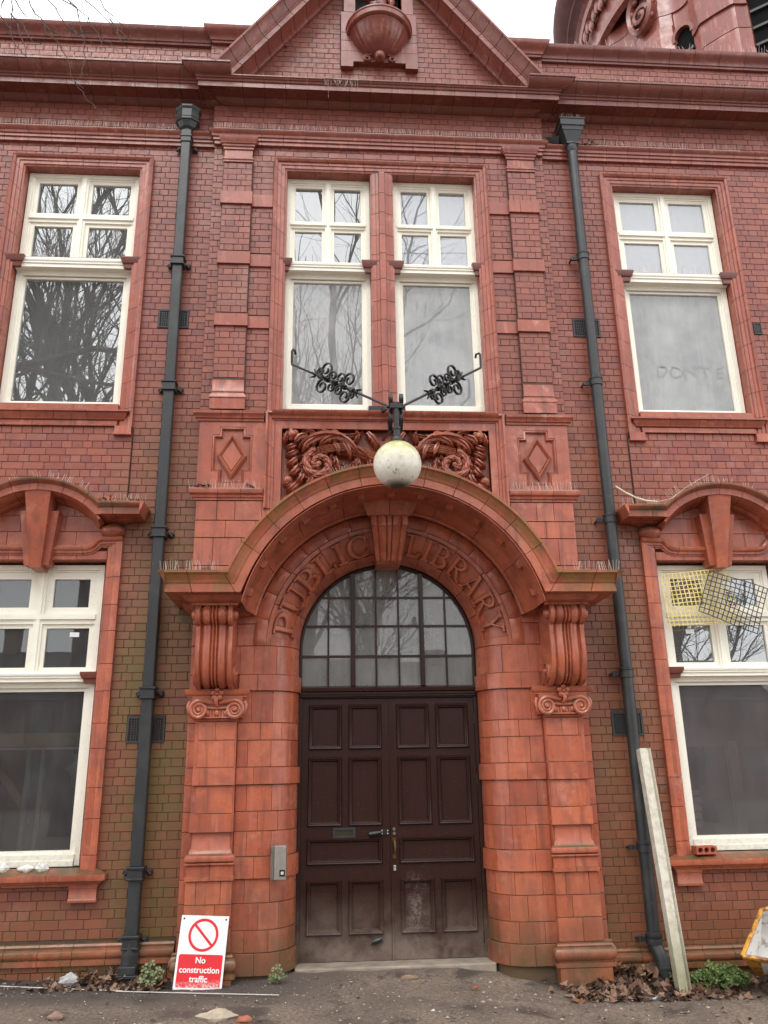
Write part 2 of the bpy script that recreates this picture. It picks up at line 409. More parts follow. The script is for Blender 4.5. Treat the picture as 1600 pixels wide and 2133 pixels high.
BRICK = m_brick(); TERRA = m_terra(); TERRA_D = m_terra('sooty_terracotta', .78); TERRA_C = m_terra('cornice_terracotta', .38); WHITE = m_paint(); DOOR = m_door(); GROUND = m_ground(); GLOBE = m_globe()
MORTAR = (lambda T: T.set(algae(T, T.mix(T.noise(3, 4, T.pos()), (.050, .036, .032), (.120, .085, .072)), .6), .95, .1))(NT('mortar'))
IRON = m_plain('black_iron', (.010, .010, .011), .38, .5, .2, 20, .1)
PIPE = (lambda T: T.set(T.mix(T.mapr(T.noise(60, 5, T.pos()), .66, .72, 0, .6), T.mix(T.mapr(T.noise(5, 5, T.pos()), .5, .75, 0, .7), (.027, .029, .031), (.060, .058, .055)), (.17, .16, .15)), .42, .45))(NT('pipe_paint'))
VENT = m_plain('vent_iron', (.050, .052, .055), .55, .4, .4, 30)
DARK = m_plain('opening_shade', (.006, .006, .006), .9, .1, 0, 5, 0)  # flat near-black standing in for the shade inside vents, keyhole and tower slits
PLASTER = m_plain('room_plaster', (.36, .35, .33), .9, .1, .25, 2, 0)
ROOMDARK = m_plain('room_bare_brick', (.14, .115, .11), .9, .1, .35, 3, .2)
TIMBER = m_plain('raw_timber', (.40, .27, .13), .7, .2, .25, 14, .1)
TUBE = m_plain('pale_trim', (.62, .62, .60), .5, .3, .1, 6, 0)
CONC = (lambda T: (T.bump(T.noise(140, 4, T.pos()), .5, .004), T.set(T.mix(T.mapr(T.xyz()[2], .0, .5, .7, 0), T.mix(T.mapr(T.noise(20, 5, T.pos()), .4, .7), (.66, .62, .52), (.48, .45, .36)), (.20, .20, .09)), .85, .2))[1])(NT('pale_concrete'))
G_CLEAR = m_glass('window_glass', 3.4, (.80, .81, .80), .06, (.46, .47, .46), base=.15)
G_DARK = m_glass('window_glass_low', 1.65, (.72, .73, .73), .06, (.42, .41, .40), base=.07)
G_DUSK = m_glass('window_glass_dusty', 1.6, (.62, .60, .60), .06, (.42, .39, .39), base=.15)
G_PALE = m_glass('window_glass_filmed', 3.3, (.55, .56, .58), .12, (.52, .54, .58), base=.30)
G_MILK = m_glass('window_glass_milky', 2.0, (.60, .60, .60), .28, (.56, .57, .56), base=.30)
G_HAZY = m_glass('window_glass_hazy', 2.4, (.70, .70, .70), .22, (.56, .56, .55), base=.30)
G_FAN = m_glass('fanlight_glass', 1.75, (.72, .73, .72), .16, (.46, .46, .44), base=.33)
WIRE = m_plain('spike_wire', (.62, .50, .44), .35, .5, .2, 8, 0)
exec_after = []

# ================================================================== GROUND
def zg(x, y):
    K = ((-60, .06), (-6, .05), (-3, .03), (-1.7, .0), (.5, .0), (1.4, -.11), (3, -.14), (6, -.17), (60, -.2))
    for (a, p), (b, q) in zip(K, K[1:]):
        if x <= b: return p + (q-p)*(x-a)/(b-a) - .03*max(0., min(1., -y/.6))
    return -.2
def make_ground():
    xs = [-60,-40,-25,-15,-9,-7] + [-5.5 + .16*i for i in range(71)] + [7,9,15,25,40,60]
    ys = [-80,-55,-40,-28,-18,-12,-8,-5] + [-3.2 + .12*i for i in range(31)] + [.9, 3, 12, 40]
    mb = MB(); rg = random.Random(3)
    vs = [(x, y, zg(x, y) + (rg.uniform(-.008, .008) if abs(x) < 6 and -3.2 < y < .4 else 0)) for y in ys for x in xs]
    n = len(xs)
    mb.add(vs, [(j*n+i, j*n+i+1, (j+1)*n+i+1, (j+1)*n+i) for j in range(len(ys)-1) for i in range(n-1)])
    obj('ground', mb, GROUND, kind='structure', smooth=60)
make_ground()

# ================================================================== THE LIBRARY
B = thing('library_building', 'red brick and terracotta public library with arched doorway and pointed gable', 'building')
HX = 7.2                                                        # half length built of the front
WCX = 3.52                                                      # centre line of the side windows
SGN = (-1, 1)
ARCH_Z = 2.885                                                  # centre of the doorway arch

# ---- backing walls (mortar shows in the joints)
def walls():
    mb = MB()
    def cells(x0, x1, z0, z1, y0, y1, holes):
        xs = sorted({x0, x1} | {h for q in holes for h in q[:2] if x0 < h < x1})
        zs = sorted({z0, z1} | {h for q in holes for h in q[2:] if z0 < h < z1})
        for i in range(len(xs)-1):
            for j in range(len(zs)-1):
                cx, cz = (xs[i]+xs[i+1])/2, (zs[j]+zs[j+1])/2
                if any(a < cx < b and c < cz < d for a, b, c, d in holes): continue
                mb.box(xs[i], xs[i+1], y0, y1, zs[j], zs[j+1])
    for s in SGN:
        holes = [(WCX-.675, WCX+.675, 5.42, 8.57), (3.51-.675, 3.51+.675, .86, 3.80)]
        if s < 0: holes = [(-b, -a, c, d) for a, b, c, d in holes]
        x0, x1 = (1.95, HX) if s > 0 else (-HX, -1.95)
        cells(x0, x1, -.45, 9.75, .006, .34, holes)
        cells(*((2.695, 4.345) if s > 0 else (-4.345, -2.695)), 4.10, 5.24, -.019, .02, [])
        x0, x1 = (.9, HX) if s > 0 else (-HX, -.9)
        cells(x0, x1, 9.6, 10.66, .006, .34, [])
        cells(*((1.0, 2.10) if s > 0 else (-2.10, -1.0)), 9.75, 10.45, -.05, .02, [])
    cells(-1.99, 1.99, 5.38, 9.75, -.054, .33, [(-1.15, -.12, 5.43, 8.575), (.12, 1.15, 5.43, 8.575)])
    for s in SGN: mb.box(*sorted((s*.30, s*.5)), -.052, .32, 11.2, 12.45)
    mb.box(-.5, .5, -.051, .32, 11.75, 12.45)
    for k in range(28):                                          # gable
        z = 9.75 + k*.0805; h = max(.02, (12.10-z)/1.34)
        if z > 10.63 and z < 11.75 and h > .31:
            for s in SGN: mb.box(*sorted((s*.30, s*h)), -.054, .30, z, z+.0805)
        else: mb.box(-h, h, -.054, .30, z, z+.0805)
    cells(-1.93, 1.93, -.45, 5.38, -.085, .33, [(-1.19, 1.19, -.5, 4.08), (-1.115, 1.115, 4.08, 5.205)])
    for s in SGN:
        for f in ((1.53, 1.875),): cells(*sorted((s*f[0], s*f[1])), 5.42, 8.70, -.105, -.05, [])
    return obj('wall', mb, MORTAR, B, smooth=0)
walls()

# ---- bricks
BR = []
CH, SL = .0805, .2115
def cut(sp, a, b):
    r = []
    for x0, x1 in sp:
        if b <= x0 or a >= x1: r.append((x0, x1)); continue
        if a > x0: r.append((x0, a))
        if b < x1: r.append((b, x1))
    return r
rb = random.Random(11)
def bricks(x0, x1, z0, z1, yf, excl=(), clip=None, off=0.0, j=.0024):
    k0 = math.floor(z0/CH); k1 = math.ceil(z1/CH)
    for k in range(k0, k1):
        a, b = max(z0, k*CH), min(z1, (k+1)*CH)
        if b-a < .028: continue
        zc = (a+b)/2
        sp = [(x0, x1)]
        if clip:
            c = clip(zc)
            if not c: continue
            sp = [(max(x0, c[0]), min(x1, c[1]))]
            if sp[0][1]-sp[0][0] < .03: continue
        for e in excl:
            if callable(e): iv = e(zc)
            else: iv = (e[0], e[1]) if e[2] < zc < e[3] else None
            if iv: sp = cut(sp, *iv)
        m = SL if k % 2 else SL/2
        ph = off + (0 if k % 2 else SL/4)
        for s0, s1 in sp:
            if s1-s0 < .02: continue
            i = math.floor((s0-ph)/m); es = [s0]
            while True:
                i += 1; x = ph + i*m + rb.uniform(-.004, .004)
                if x >= s1-.001: break
                if x-es[-1] > .035: es.append(x)
            if s1-es[-1] < .035 and len(es) > 1: es[-1] = s1
            else: es.append(s1)
            for p, q in zip(es, es[1:]):
                BR.append((p+j, q-j, a+j, b-j, yf + rb.uniform(-.0018, .0018)))
def circ(cx, cz, r):
    def f(z):
        d = r*r-(z-cz)**2
        return (cx-sqrt(d), cx+sqrt(d)) if d > 0 and z > cz else None
    return f
VENTS = [(-2.524,-2.188,6.449,6.678), (-2.528,-2.168,1.995,2.239), (2.201,2.520,6.441,6.672), (2.206,2.522,1.997,2.228), (4.373,4.467,6.523,6.668)]
for s in SGN:
    pt = .298 if s < 0 else .118
    def R(a, b, c, d): return (a, b, c, d) if s > 0 else (-b, -a, c, d)
    X0, X1 = (1.935, HX) if s > 0 else (-HX, -1.935)
    ex = [R(2.71, 4.335, 5.12, 8.71), R(2.695, 4.345, 4.2, 5.25), R(2.705, 4.325, .87, 4.2), R(2.62, 4.42, .78, .868),
          R(2.70, 2.885, .62, .79), R(4.15, 4.335, .62, .79), R(1.9, 2.0, 5.38, 9.5)] + [v for v in VENTS]
    bricks(X0, X1, pt, 8.905, 0, ex, off=.03*s)
    bricks(X0, X1, -.30, pt-.155, -.06, off=.05)
    bricks(*((2.0, HX) if s > 0 else (-HX, -2.0)), 9.06, 9.53, 0, off=.07)
    A0, A1 = sorted((s*2.697, s*4.343))
    bricks(A0, A1, 4.20, 5.24, -.025, [circ(s*3.51, 3.654, .88), R(2.70, 2.885, 5.12, 5.3), R(4.15, 4.335, 5.12, 5.3)], off=.02)
    bricks(*((2.11, HX) if s > 0 else (-HX, -2.11)), 9.68, 10.46, 0, off=.01)
    bricks(*((1.45, 2.11) if s > 0 else (-2.11, -1.45)), 9.68, 10.46, -.056, off=.0)
    # pilaster shafts and the strips beside them
    P0, P1 = sorted((s*1.535, s*1.873))
    for za, zb in ((8.20, 8.62), (7.38, 8.03), (6.575, 7.22), (5.77, 6.425)):
        bricks(P0, P1, za, zb, -.11, off=P0 + .0)
wex = [(-1.285, 1.285, 5.38, 8.715)]
for s in SGN:
    for za, zb in ((8.03, 8.20), (7.22, 7.38), (6.425, 6.575)): wex.append((1.28, 1.53, za, zb) if s > 0 else (-1.53, -1.28, za, zb))
    wex.append((1.538, 1.870, 5.4, 8.7) if s > 0 else (-1.870, -1.538, 5.4, 8.7))
bricks(-2.0, 2.0, 5.40, 8.905, -.06, wex)
bricks(-2.03, 2.03, 9.06, 9.52, -.06, off=.05)
PLATE = [(-.49, .49, 10.20, 11.02), (-.49, -.325, 10.11, 10.3), (.325, .49, 10.11, 10.3), (-.455, .455, 11.0, 13)]
bricks(-2.0, 2.0, 9.66, 12.3, -.06, PLATE, clip=lambda z: (-(12.12-z)/1.34, (12.12-z)/1.34))

def place_bricks():
    def score(b):
        c = Vector(((b[0]+b[1])/2, b[4], (b[2]+b[3])/2)); d = c-CAM; D2 = d.length_squared
        v = cam.matrix_world.to_3x3().transposed() @ d
        u, w = v.x/-v.z, v.y/-v.z
        if abs(u) > .46 or abs(w) > .62: return 0
        ax = abs(c.x)
        if 2.24 < ax < 2.42 or (c.x > 2.38 and c.z < 1.8 and c.x < 2.52): return 0      # behind the pipes
        return (b[1]-b[0])*(b[3]-b[2])*abs(d.y)/D2**1.5
    order = sorted(range(len(BR)), key=lambda i: -score(BR[i]))
    solo = set(order[:295]); cache = {}; rest = MB()
    for i, (x0, x1, z0, z1, y) in enumerate(BR):
        if i in solo:
            w, h = round(x1-x0, 3), round(z1-z0, 3)
            if (w, h) not in cache:
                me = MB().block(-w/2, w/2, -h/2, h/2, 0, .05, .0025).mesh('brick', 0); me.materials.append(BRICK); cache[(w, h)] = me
            link('brick', cache[(w, h)], None, B, loc=((x0+x1)/2, y, (z0+z1)/2))
        else: rest.block(x0, x1, z0, z1, y, .05, .0025)
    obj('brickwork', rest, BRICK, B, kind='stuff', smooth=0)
place_bricks()

def parts(name, mbs, mat=TERRA, flip=1, parent=B, smooth=35):
    for m in mbs: obj(name, m, mat, parent, smooth=smooth, flip=flip)

# ---- plinth mouldings
for s in SGN:
    t = .298 if s < 0 else .118
    prof = [(.0, t-.19), (.085, t-.165), (.085, t-.125), (.058, t-.118), (.075, t-.105), (.082, t-.085), (.078, t-.06), (.058, t-.040), (.045, t-.036), (.052, t-.018), (.040, t-.002), (.0, t+.004)]
    parts('plinth_block', run(1.96, HX, prof, -.01, (0, 0), .29), flip=s)

# ---- string course and main cornice
STR = [(.0, 8.895), (.036, 8.90), (.036, 8.945), (.052, 8.95), (.052, 8.985), (.066, 8.99), (.07, 9.02), (.098, 9.048), (.102, 9.068), (.0, 9.085)]
for s in SGN:
    parts('string_course_block', run(2.0, HX, STR, 0, (0, 0), .27), flip=s)
parts('string_course_block', run(-1.96, 1.96, STR, -.06, (1, 1), .268))
COR = [(.0, 9.50), (.05, 9.515), (.085, 9.55), (.25, 9.555), (.25, 9.535), (.272, 9.53), (.272, 9.598), (.285, 9.602), (.292, 9.618), (.285, 9.632), (.298, 9.638), (.305, 9.652), (.318, 9.658)]
CYM = [(.335, 9.665), (.372, 9.685), (.398, 9.715), (.408, 9.742), (.425, 9.748), (.425, 9.768), (.0, 9.80)]
for s in SGN:
    parts('cornice_block', run(1.88, HX, COR+CYM, 0, (0, 0), .26), TERRA_C, flip=s)
    parts('cornice_block', run(1.80, 1.95, [(.30, 9.655)] + CYM[:-1] + [(0, 9.80)], -.06, (0, 1)), TERRA_C, flip=s)
parts('cornice_block', run(-2.07+.15, 2.07-.15, COR + [(.318, 9.672), (.0, 9.70)], -.06, (1, 1), .255), TERRA_C)
# raking cornices of the gable: n outward from the slope
RK = [(-.03, 0), (-.03, .05), (.0, .09), (.008, .26), (.0, .265), (.0, .285), (.062, .288), (.066, .30), (.080, .30), (.086, .315), (.12, .345), (.15, .39), (.165, .425), (.188, .428), (.20, .0)]
def rake(s):
    path = [(-1.835, 9.645), (-.46, 9.645+1.375*1.34)]
    return sweep(path, RK, -.06, .27, .004)
for s in SGN: parts('raking_cornice_block', rake(s), flip=-s)
# parapet coping
CP = [(.0, 10.44), (.035, 10.445), (.04, 10.47), (.055, 10.475), (.062, 10.50), (.085, 10.54), (.118, 10.565), (.135, 10.60), (.14, 10.635), (.0, 10.66)]
for s in SGN:
    parts('coping_block', run(2.12, HX, CP, 0, (0, 0), .33), TERRA_C, flip=s)
    parts('coping_block', run(1.16, 2.06, CP, -.06, (0, 1), .5), flip=s)
roof = MB()
for s in SGN: roof.box(*sorted((s*.8, s*HX)), .30, 7.0, 10.0, 10.08)
roof.box(-HX, HX, 7.0, 7.3, -.4, 10.08)
roof.add([(-1.7,.25,9.9),(0,.25,12.1),(1.7,.25,9.9),(-1.7,6,9.9),(0,6,12.1),(1.7,6,9.9)], [(0,1,4,3),(1,2,5,4),(0,2,1),(3,4,5)])
for s in SGN: obj('side_wall', MB().box(HX-.34, HX-.004, .342, 7.0, -.45, 10.0), MORTAR, B, smooth=0, flip=s)
obj('roof', roof, m_plain('roof_slate', (.06,.06,.065), .6), B, smooth=0)

# ---- gable niche: plate, bowl corbel, pendant
pl = MB()
pl.prism([(-.485,10.12),(-.33,10.12),(-.33,10.20),(.33,10.20),(.33,10.12),(.485,10.12),(.485,10.36),(-.485,10.36)], -.135, -.04)
obj('niche_block', pl, TERRA, B, smooth=0)
for z0, z1 in ((10.363, 10.53), (10.533, 10.66)):
    obj('niche_block', MB().block(-.485, .485, z0, z1, -.135, .1), TERRA, B, smooth=0)
for s in SGN: obj('niche_block', MB().block(.30, .485, 10.663, 11.0, -.135, .45), TERRA, B, smooth=0, flip=s)
for s in SGN:
    for z0, z1 in ((11.003, 11.32), (11.323, 11.55), (11.553, 11.75)):
        obj('niche_block', MB().block(.30, .45, z0, z1, -.135, .5), TERRA, B, smooth=0, flip=s)
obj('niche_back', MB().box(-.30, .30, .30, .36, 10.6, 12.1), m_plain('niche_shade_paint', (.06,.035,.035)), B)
obj('niche_head', sweep(arc(0, 11.75, .38, 180, 0, 14), [(-.07,0),(-.07,.12),(.07,.12),(.07,0)], -.02)[0], TERRA, B)
bowl = MB().lathe([(.02,-.02),(.045,.0),(.10,.02),(.20,.075),(.28,.15),(.335,.24),(.36,.32),(.375,.34),(.375,.36),(.40,.365),(.415,.38),(.42,.44),(.43,.45),(.43,.47),(.0,.475)], c=(0,-.09,10.25), n=72, a0=-pi, a1=0)
def fl(x, y, z):
    a = atan2(y+.09, x); k = 1-.035*abs(sin(14*a))*(1 if 10.27 < z < 10.57 else 0); return (x*k, -.09+(y+.09)*k, z)
bowl.tf(fl)
obj('corbel_bowl', bowl, TERRA, B)
pen = MB().ball((0,-.19,10.235), (.070,.075,.075)).ball((0,-.245,10.20), .038)
for s in SGN:
    pen.tube([(x*s, -.16, z) for x, z in spiral(.15, 10.235, .05, .012, pi/2, -1.2, 18)], .016)
    pen.tube([(s*.03,-.18,10.29),(s*.09,-.16,10.295),(s*.15,-.16,10.285)], .016)
obj('corbel_pendant', pen, TERRA, B)
st = thing('statue', 'small robed terracotta statue standing in the niche of the gable', 'statue', (0, .0, 10.715)); st.scale = (.82, .82, .82)
body = MB()
prof = [(.20,0),(.205,.06),(.19,.3),(.175,.5),(.15,.68),(.145,.75),(.165,.86),(.175,.92),(.12,.97),(.055,1.0),(.05,1.03)]
b0 = MB().lathe(prof, n=40)
b0.tf(lambda x, y, z: (x*(1+.10*sin(9*atan2(y, x))*max(0, 1-z/.8)), y*.8*(1+.10*sin(9*atan2(y, x))*max(0, 1-z/.8)), z))
body.join(b0)
body.tube([(-.16,-.02,.90),(-.22,-.08,.72),(-.12,-.19,.62),(.0,-.2,.62)], [.055,.05,.042,.03], 8)
body.tube([(.16,-.02,.90),(.23,-.05,.70),(.2,-.14,.52)], [.055,.05,.035], 8)
o = obj('robe', body, TERRA, st)
hd = MB().ball((0,-.02,1.12), (.075,.085,.10), 14, 10).ball((0,.01,1.15), (.085,.085,.085)).ball((0,-.10,1.11), (.014,.02,.022), 6, 4)
obj('head', hd, TERRA, st)
ft = MB().ball((-.08,-.15,.03), (.05,.10,.035)).ball((.08,-.15,.03), (.05,.10,.035))
obj('foot', ft, TERRA, st)
obj('book', MB().box(-.09,.05,-.235,-.19,.60,.74), TERRA, st, smooth=0)

# ================================================================== WINDOWS
def frame_bars(mb, x0, x1, z0, z1, w, y0, y1):
    """a rectangular frame of four bars of width w, mitre free (stiles full height, rails 1 mm behind)"""
    mb.box(x0, x0+w, y0, y1, z0, z1); mb.box(x1-w, x1, y0, y1, z0, z1)
    mb.box(x0+w, x1-w, y0+.001, y1, z1-w, z1); mb.box(x0+w, x1-w, y0+.001, y1, z0, z0+w)
def window(name, cx, hw, z0, z1, zt0, zt1, noseY, yf, zr0, zr1, glu, gll, mull=.045, sash=.045, lowbottom=.06, paneinset=.05, head_drop=0.0):
    """two lights wide above the transom, two high; one big light below"""
    W0 = obj(name, MB().box(cx-hw, cx-hw+.05, yf, yf+.09, z0, z1).box(cx+hw-.05, cx+hw, yf, yf+.09, z0, z1)
             .box(cx-hw+.05, cx+hw-.05, yf+.001, yf+.09, z1-.05-head_drop, z1), WHITE, B, smooth=0)
    fr = MB()
    frame_bars(fr, cx-hw+.05, cx+hw-.05, zt1, z1-.05-head_drop, .02, yf+.018, yf+.085)
    frame_bars(fr, cx-hw+.05, cx+hw-.05, z0+.0, zt0-.005, .022, yf+.018, yf+.085)
    obj('frame_bead', fr, WHITE, W0, smooth=0)
    lo = MB().box(cx-hw+.05, cx+hw-.05, yf-.012, yf+.09, z0, z0+lowbottom)
    lo.box(cx-hw+.05, cx+hw-.05, yf-.022, yf+.05, z0-.002, z0+lowbottom*.45)
    obj('bottom_rail', lo, WHITE, W0, smooth=0)
    # transom: nosed moulding standing well forward
    d = yf-noseY; h = zt1-zt0
    pr = [(.0, zt0-.05), (.018, zt0-.048), (.022, zt0-.02), (.03, zt0), (d-.02, zt0+.004), (d-.02, zt0+.35*h), (d-.008, zt0+.40*h), (d-.008, zt0+.55*h), (d, zt0+.62*h), (d+.003, zt0+.8*h), (d-.006, zt1-.006), (.0, zt1+.015)]
    tr = run(cx-hw+.0, cx+hw-.0, pr, yf+.02, (0, 0))[0]
    obj('transom', tr, WHITE, W0)
    m = MB(); m.box(cx-mull, cx+mull, yf+.004, yf+.09, zt1, z1-.05)
    m.box(cx-mull*.45, cx+mull*.45, yf-.010, yf+.05, zt1, z1-.052)
    obj('mullion', m, WHITE, W0, smooth=0)
    m = MB(); m.box(cx-hw+.05, cx+hw-.05, yf+.008, yf+.09, zr0, zr1); m.box(cx-hw+.05, cx+hw-.05, yf-.012, yf+.05, zr0+(zr1-zr0)*.45, zr1-.004)
    obj('glazing_rail', m, WHITE, W0, smooth=0)
    zi1 = z1-.05-head_drop-.02
    for i, (a, b) in enumerate(((cx-hw+.07, cx-mull), (cx+mull, cx+hw-.07))):
        for j, (c, e) in enumerate(((zt1+.012, zr0), (zr1, zi1))):
            sm = MB(); sw = sash[j] if isinstance(sash, tuple) else sash
            frame_bars(sm, a, b, c, e, sw, yf+.028, yf+.08); obj('sash', sm, WHITE, W0, smooth=0)
            obj('pane', MB().box(a+sw-.004, b-sw+.004, yf+.052, yf+.058, c+sw-.004, e-sw+.004), glu, W0, smooth=0)
    sm = MB(); frame_bars(sm, cx-hw+.07, cx+hw-.07, z0+lowbottom, zt0-.05, .032, yf+.028, yf+.08)
    obj('sash', sm, WHITE, W0, smooth=0)
    obj('pane', MB().box(cx-hw+.098, cx+hw-.098, yf+.052, yf+.058, z0+lowbottom+.028, zt0-.078), gll, W0, smooth=0)
    return W0
def room(x0, x1, z0, z1, y0, depth, mat):
    mb = MB(); y1 = y0+depth
    vs = [(x0,y0,z0),(x1,y0,z0),(x1,y1,z0),(x0,y1,z0),(x0,y0,z1),(x1,y0,z1),(x1,y1,z1),(x0,y1,z1)]
    mb.add(vs, [(0,1,2,3),(4,7,6,5),(1,5,6,2),(0,3,7,4),(3,2,6,7)])
    obj('room_interior', mb, mat, B, smooth=0, recalc=False)

# upper windows
for s in SGN:
    window('window', s*WCX, .648, 5.50, 8.543, 7.20, 7.325, -.03, .10, 7.875, 7.965, G_CLEAR if s < 0 else G_PALE, G_CLEAR if s < 0 else G_MILK)
    window('window', s*.636, .497, 5.495, 8.55, 7.215, 7.33, -.07, .06, 7.865, 7.935, G_PALE if s > 0 else G_CLEAR, G_HAZY if s < 0 else G_MILK, mull=.036, sash=.036)
room(-5.2, -2.2, 5.2, 8.8, .36, 4.0, PLASTER); room(2.2, 5.2, 5.2, 8.8, .36, 4.0, PLASTER); room(-1.6, 1.6, 5.2, 8.8, .36, 4.0, PLASTER)
# lower windows
for s in SGN:
    window('window', s*3.50, .610, .92, 3.755, 2.575, 2.675, .0, .10, 3.155, 3.255, G_DARK if s < 0 else G_CLEAR, G_DARK if s < 0 else G_DUSK, sash=(.04, .07), lowbottom=.10)
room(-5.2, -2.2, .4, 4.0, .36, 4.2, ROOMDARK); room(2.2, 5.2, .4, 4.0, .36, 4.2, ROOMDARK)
# wall linings between frame and room
for cx, hw, z0, z1 in [(s*WCX, .655, 5.46, 8.535) for s in SGN] + [(s*3.51, .655, .88, 3.79) for s in SGN] + [(s*.635, .50, 5.46, 8.525) for s in SGN]:
    ln = MB()
    for x in (cx-hw-.04, cx+hw+.002): ln.box(x, x+.038, .11, .37, z0, z1)
    ln.box(cx-hw, cx+hw, .11, .37, z1-.005, z1+.03); ln.box(cx-hw, cx+hw, .19, .37, z0-.05, z0+.03)
    obj('window_lining', ln, PLASTER, B, smooth=0)
# things to be seen indoors
def inside(name, label, cat, mb, mat): return tag(obj(name, mb, mat, smooth=0), label, cat)
inside('timber_beam', 'timber beam across the room behind the upper left window', 'beam', MB().box(-4.3,-2.75,.42,.50,6.605,6.76), TIMBER)
inside('white_batten', 'thin white batten below the beam behind the upper left window', 'batten', MB().box(-4.3,-2.75,.40,.42,6.535,6.56), TUBE)
inside('timber_beam', 'timber and plaster beam behind the left middle window', 'beam', MB().box(-1.2,-.1,.42,.50,6.63,6.71), TIMBER)
inside('white_batten', 'bright white tube light hanging behind the two middle windows', 'tube light', MB().box(-1.2,1.2,.38,.41,6.53,6.557), TUBE)
inside('timber_beam', 'pale board seen through the milky right middle window', 'board', MB().box(.1,1.2,.42,.46,6.66,6.85), m_plain('pale_board', (.55,.46,.42), .8))
inside('ceiling_board', 'wide pale board across the room behind the upper right window', 'board', MB().box(2.75,4.3,.40,.44,6.61,6.863), m_plain('pale_pink_board', (.80,.74,.72), .8))
inside('timber_beam', 'raw timber beam behind the lower left window', 'beam', MB().box(-4.3,-2.75,.42,.50,1.99,2.118), TIMBER)
inside('white_batten', 'pale trim under the beam behind the lower left window', 'batten', MB().box(-4.3,-2.75,.40,.42,1.957,1.98), TUBE)
sf = thing('stud_frame', 'grey metal stud partition behind the lower left window', 'partition', (-3.3, .62, .4))
for x in (-3.62, -3.48, -2.9): obj('stud', MB().box(x+3.3-.02, x+3.3+.02, 0, .05, 0, 1.62), m_plain('stud_steel', (.45,.46,.47), .5), sf, smooth=0)
obj('head_track', MB().box(-.34, .6, 0, .05, 1.62, 1.66), m_plain('track_steel', (.45,.46,.47), .5), sf, smooth=0)
inside('wood_offcut', 'bent wooden offcut leaning inside the lower left window', 'wood strip', MB().ribbon([(-4.1,.8,1.85),(-3.85,.75,1.66),(-3.68,.72,1.46),(-3.60,.7,1.25)], .04, .07), TIMBER)
inside('door_post', 'pale upright post inside the lower right window', 'post', MB().box(3.66,3.76,.6,.68,.5,1.95), m_plain('grey_post', (.55,.55,.52), .7))
inside('plaster_board', 'grey mauve partition wall inside the lower right window', 'partition', MB().box(2.3,5.0,.9,.96,1.90,3.2), m_plain('board_mauve', (.34,.28,.28), .9))
pp = MB(); rp = random.Random(5)
for i in range(5): pp.box(2.92, 3.13+rp.uniform(-.02,.03), .30, .55, 1.12+i*.075, 1.165+i*.075)
inside('paper_stack', 'pile of red and white packets inside the lower right window', 'packets', pp, m_plain('packet_paper', (.50,.42,.42), .7, col2=(.45,.08,.09), scale=7))
bag = MB().ball((-3.12,.6,1.78), (.09,.05,.19), 10, 8); bag.tf(lambda x,y,z: (x+.03*sin(z*31)+.02*sin(z*53+x*40), y+.02*sin(x*60), z))
inside('plastic_bag', 'crumpled translucent bag hanging inside the lower left window', 'bag', bag, m_plain('bag_film', (.30,.31,.33), .4))
# stickers on panes
for s, x in ((-1, -3.145), (1, 3.195)):
    obj('sticker', MB().box(x-.045, x+.045, .145, .1505, 3.03, 3.075), m_plain('sticker_paper', (.85,.85,.85), .6), B, smooth=0)

# finger writing in the dust of the upper right pane
def text_mesh(txt, size, extr=.001, bold=.0):
    cu = bpy.data.curves.new('lettering', 'FONT'); cu.body = txt; cu.size = size; cu.align_x = 'CENTER'; cu.extrude = extr; cu.offset = bold
    o = bpy.data.objects.new('lettering', cu); COL.objects.link(o); dg = bpy.context.evaluated_depsgraph_get()
    me = bpy.data.meshes.new_from_object(o.evaluated_get(dg)); bpy.data.objects.remove(o)
    for v in me.vertices: v.co = (v.co.x, -v.co.z, v.co.y)
    return me
dw = text_mesh("DON'T E", .21, .0002, .004)
for v in dw.vertices: v.co.x, v.co.z = v.co.x+.010*sin(v.co.z*31+v.co.x*9), v.co.z+.012*sin(v.co.x*17)+.008*sin(v.co.x*41+v.co.z*23)
link('dust_writing', dw, m_glass('wiped_glass', 1.5, (.80, .80, .80), .07, (.54, .55, .54), base=.36), B, loc=(3.60, .150, 6.02))

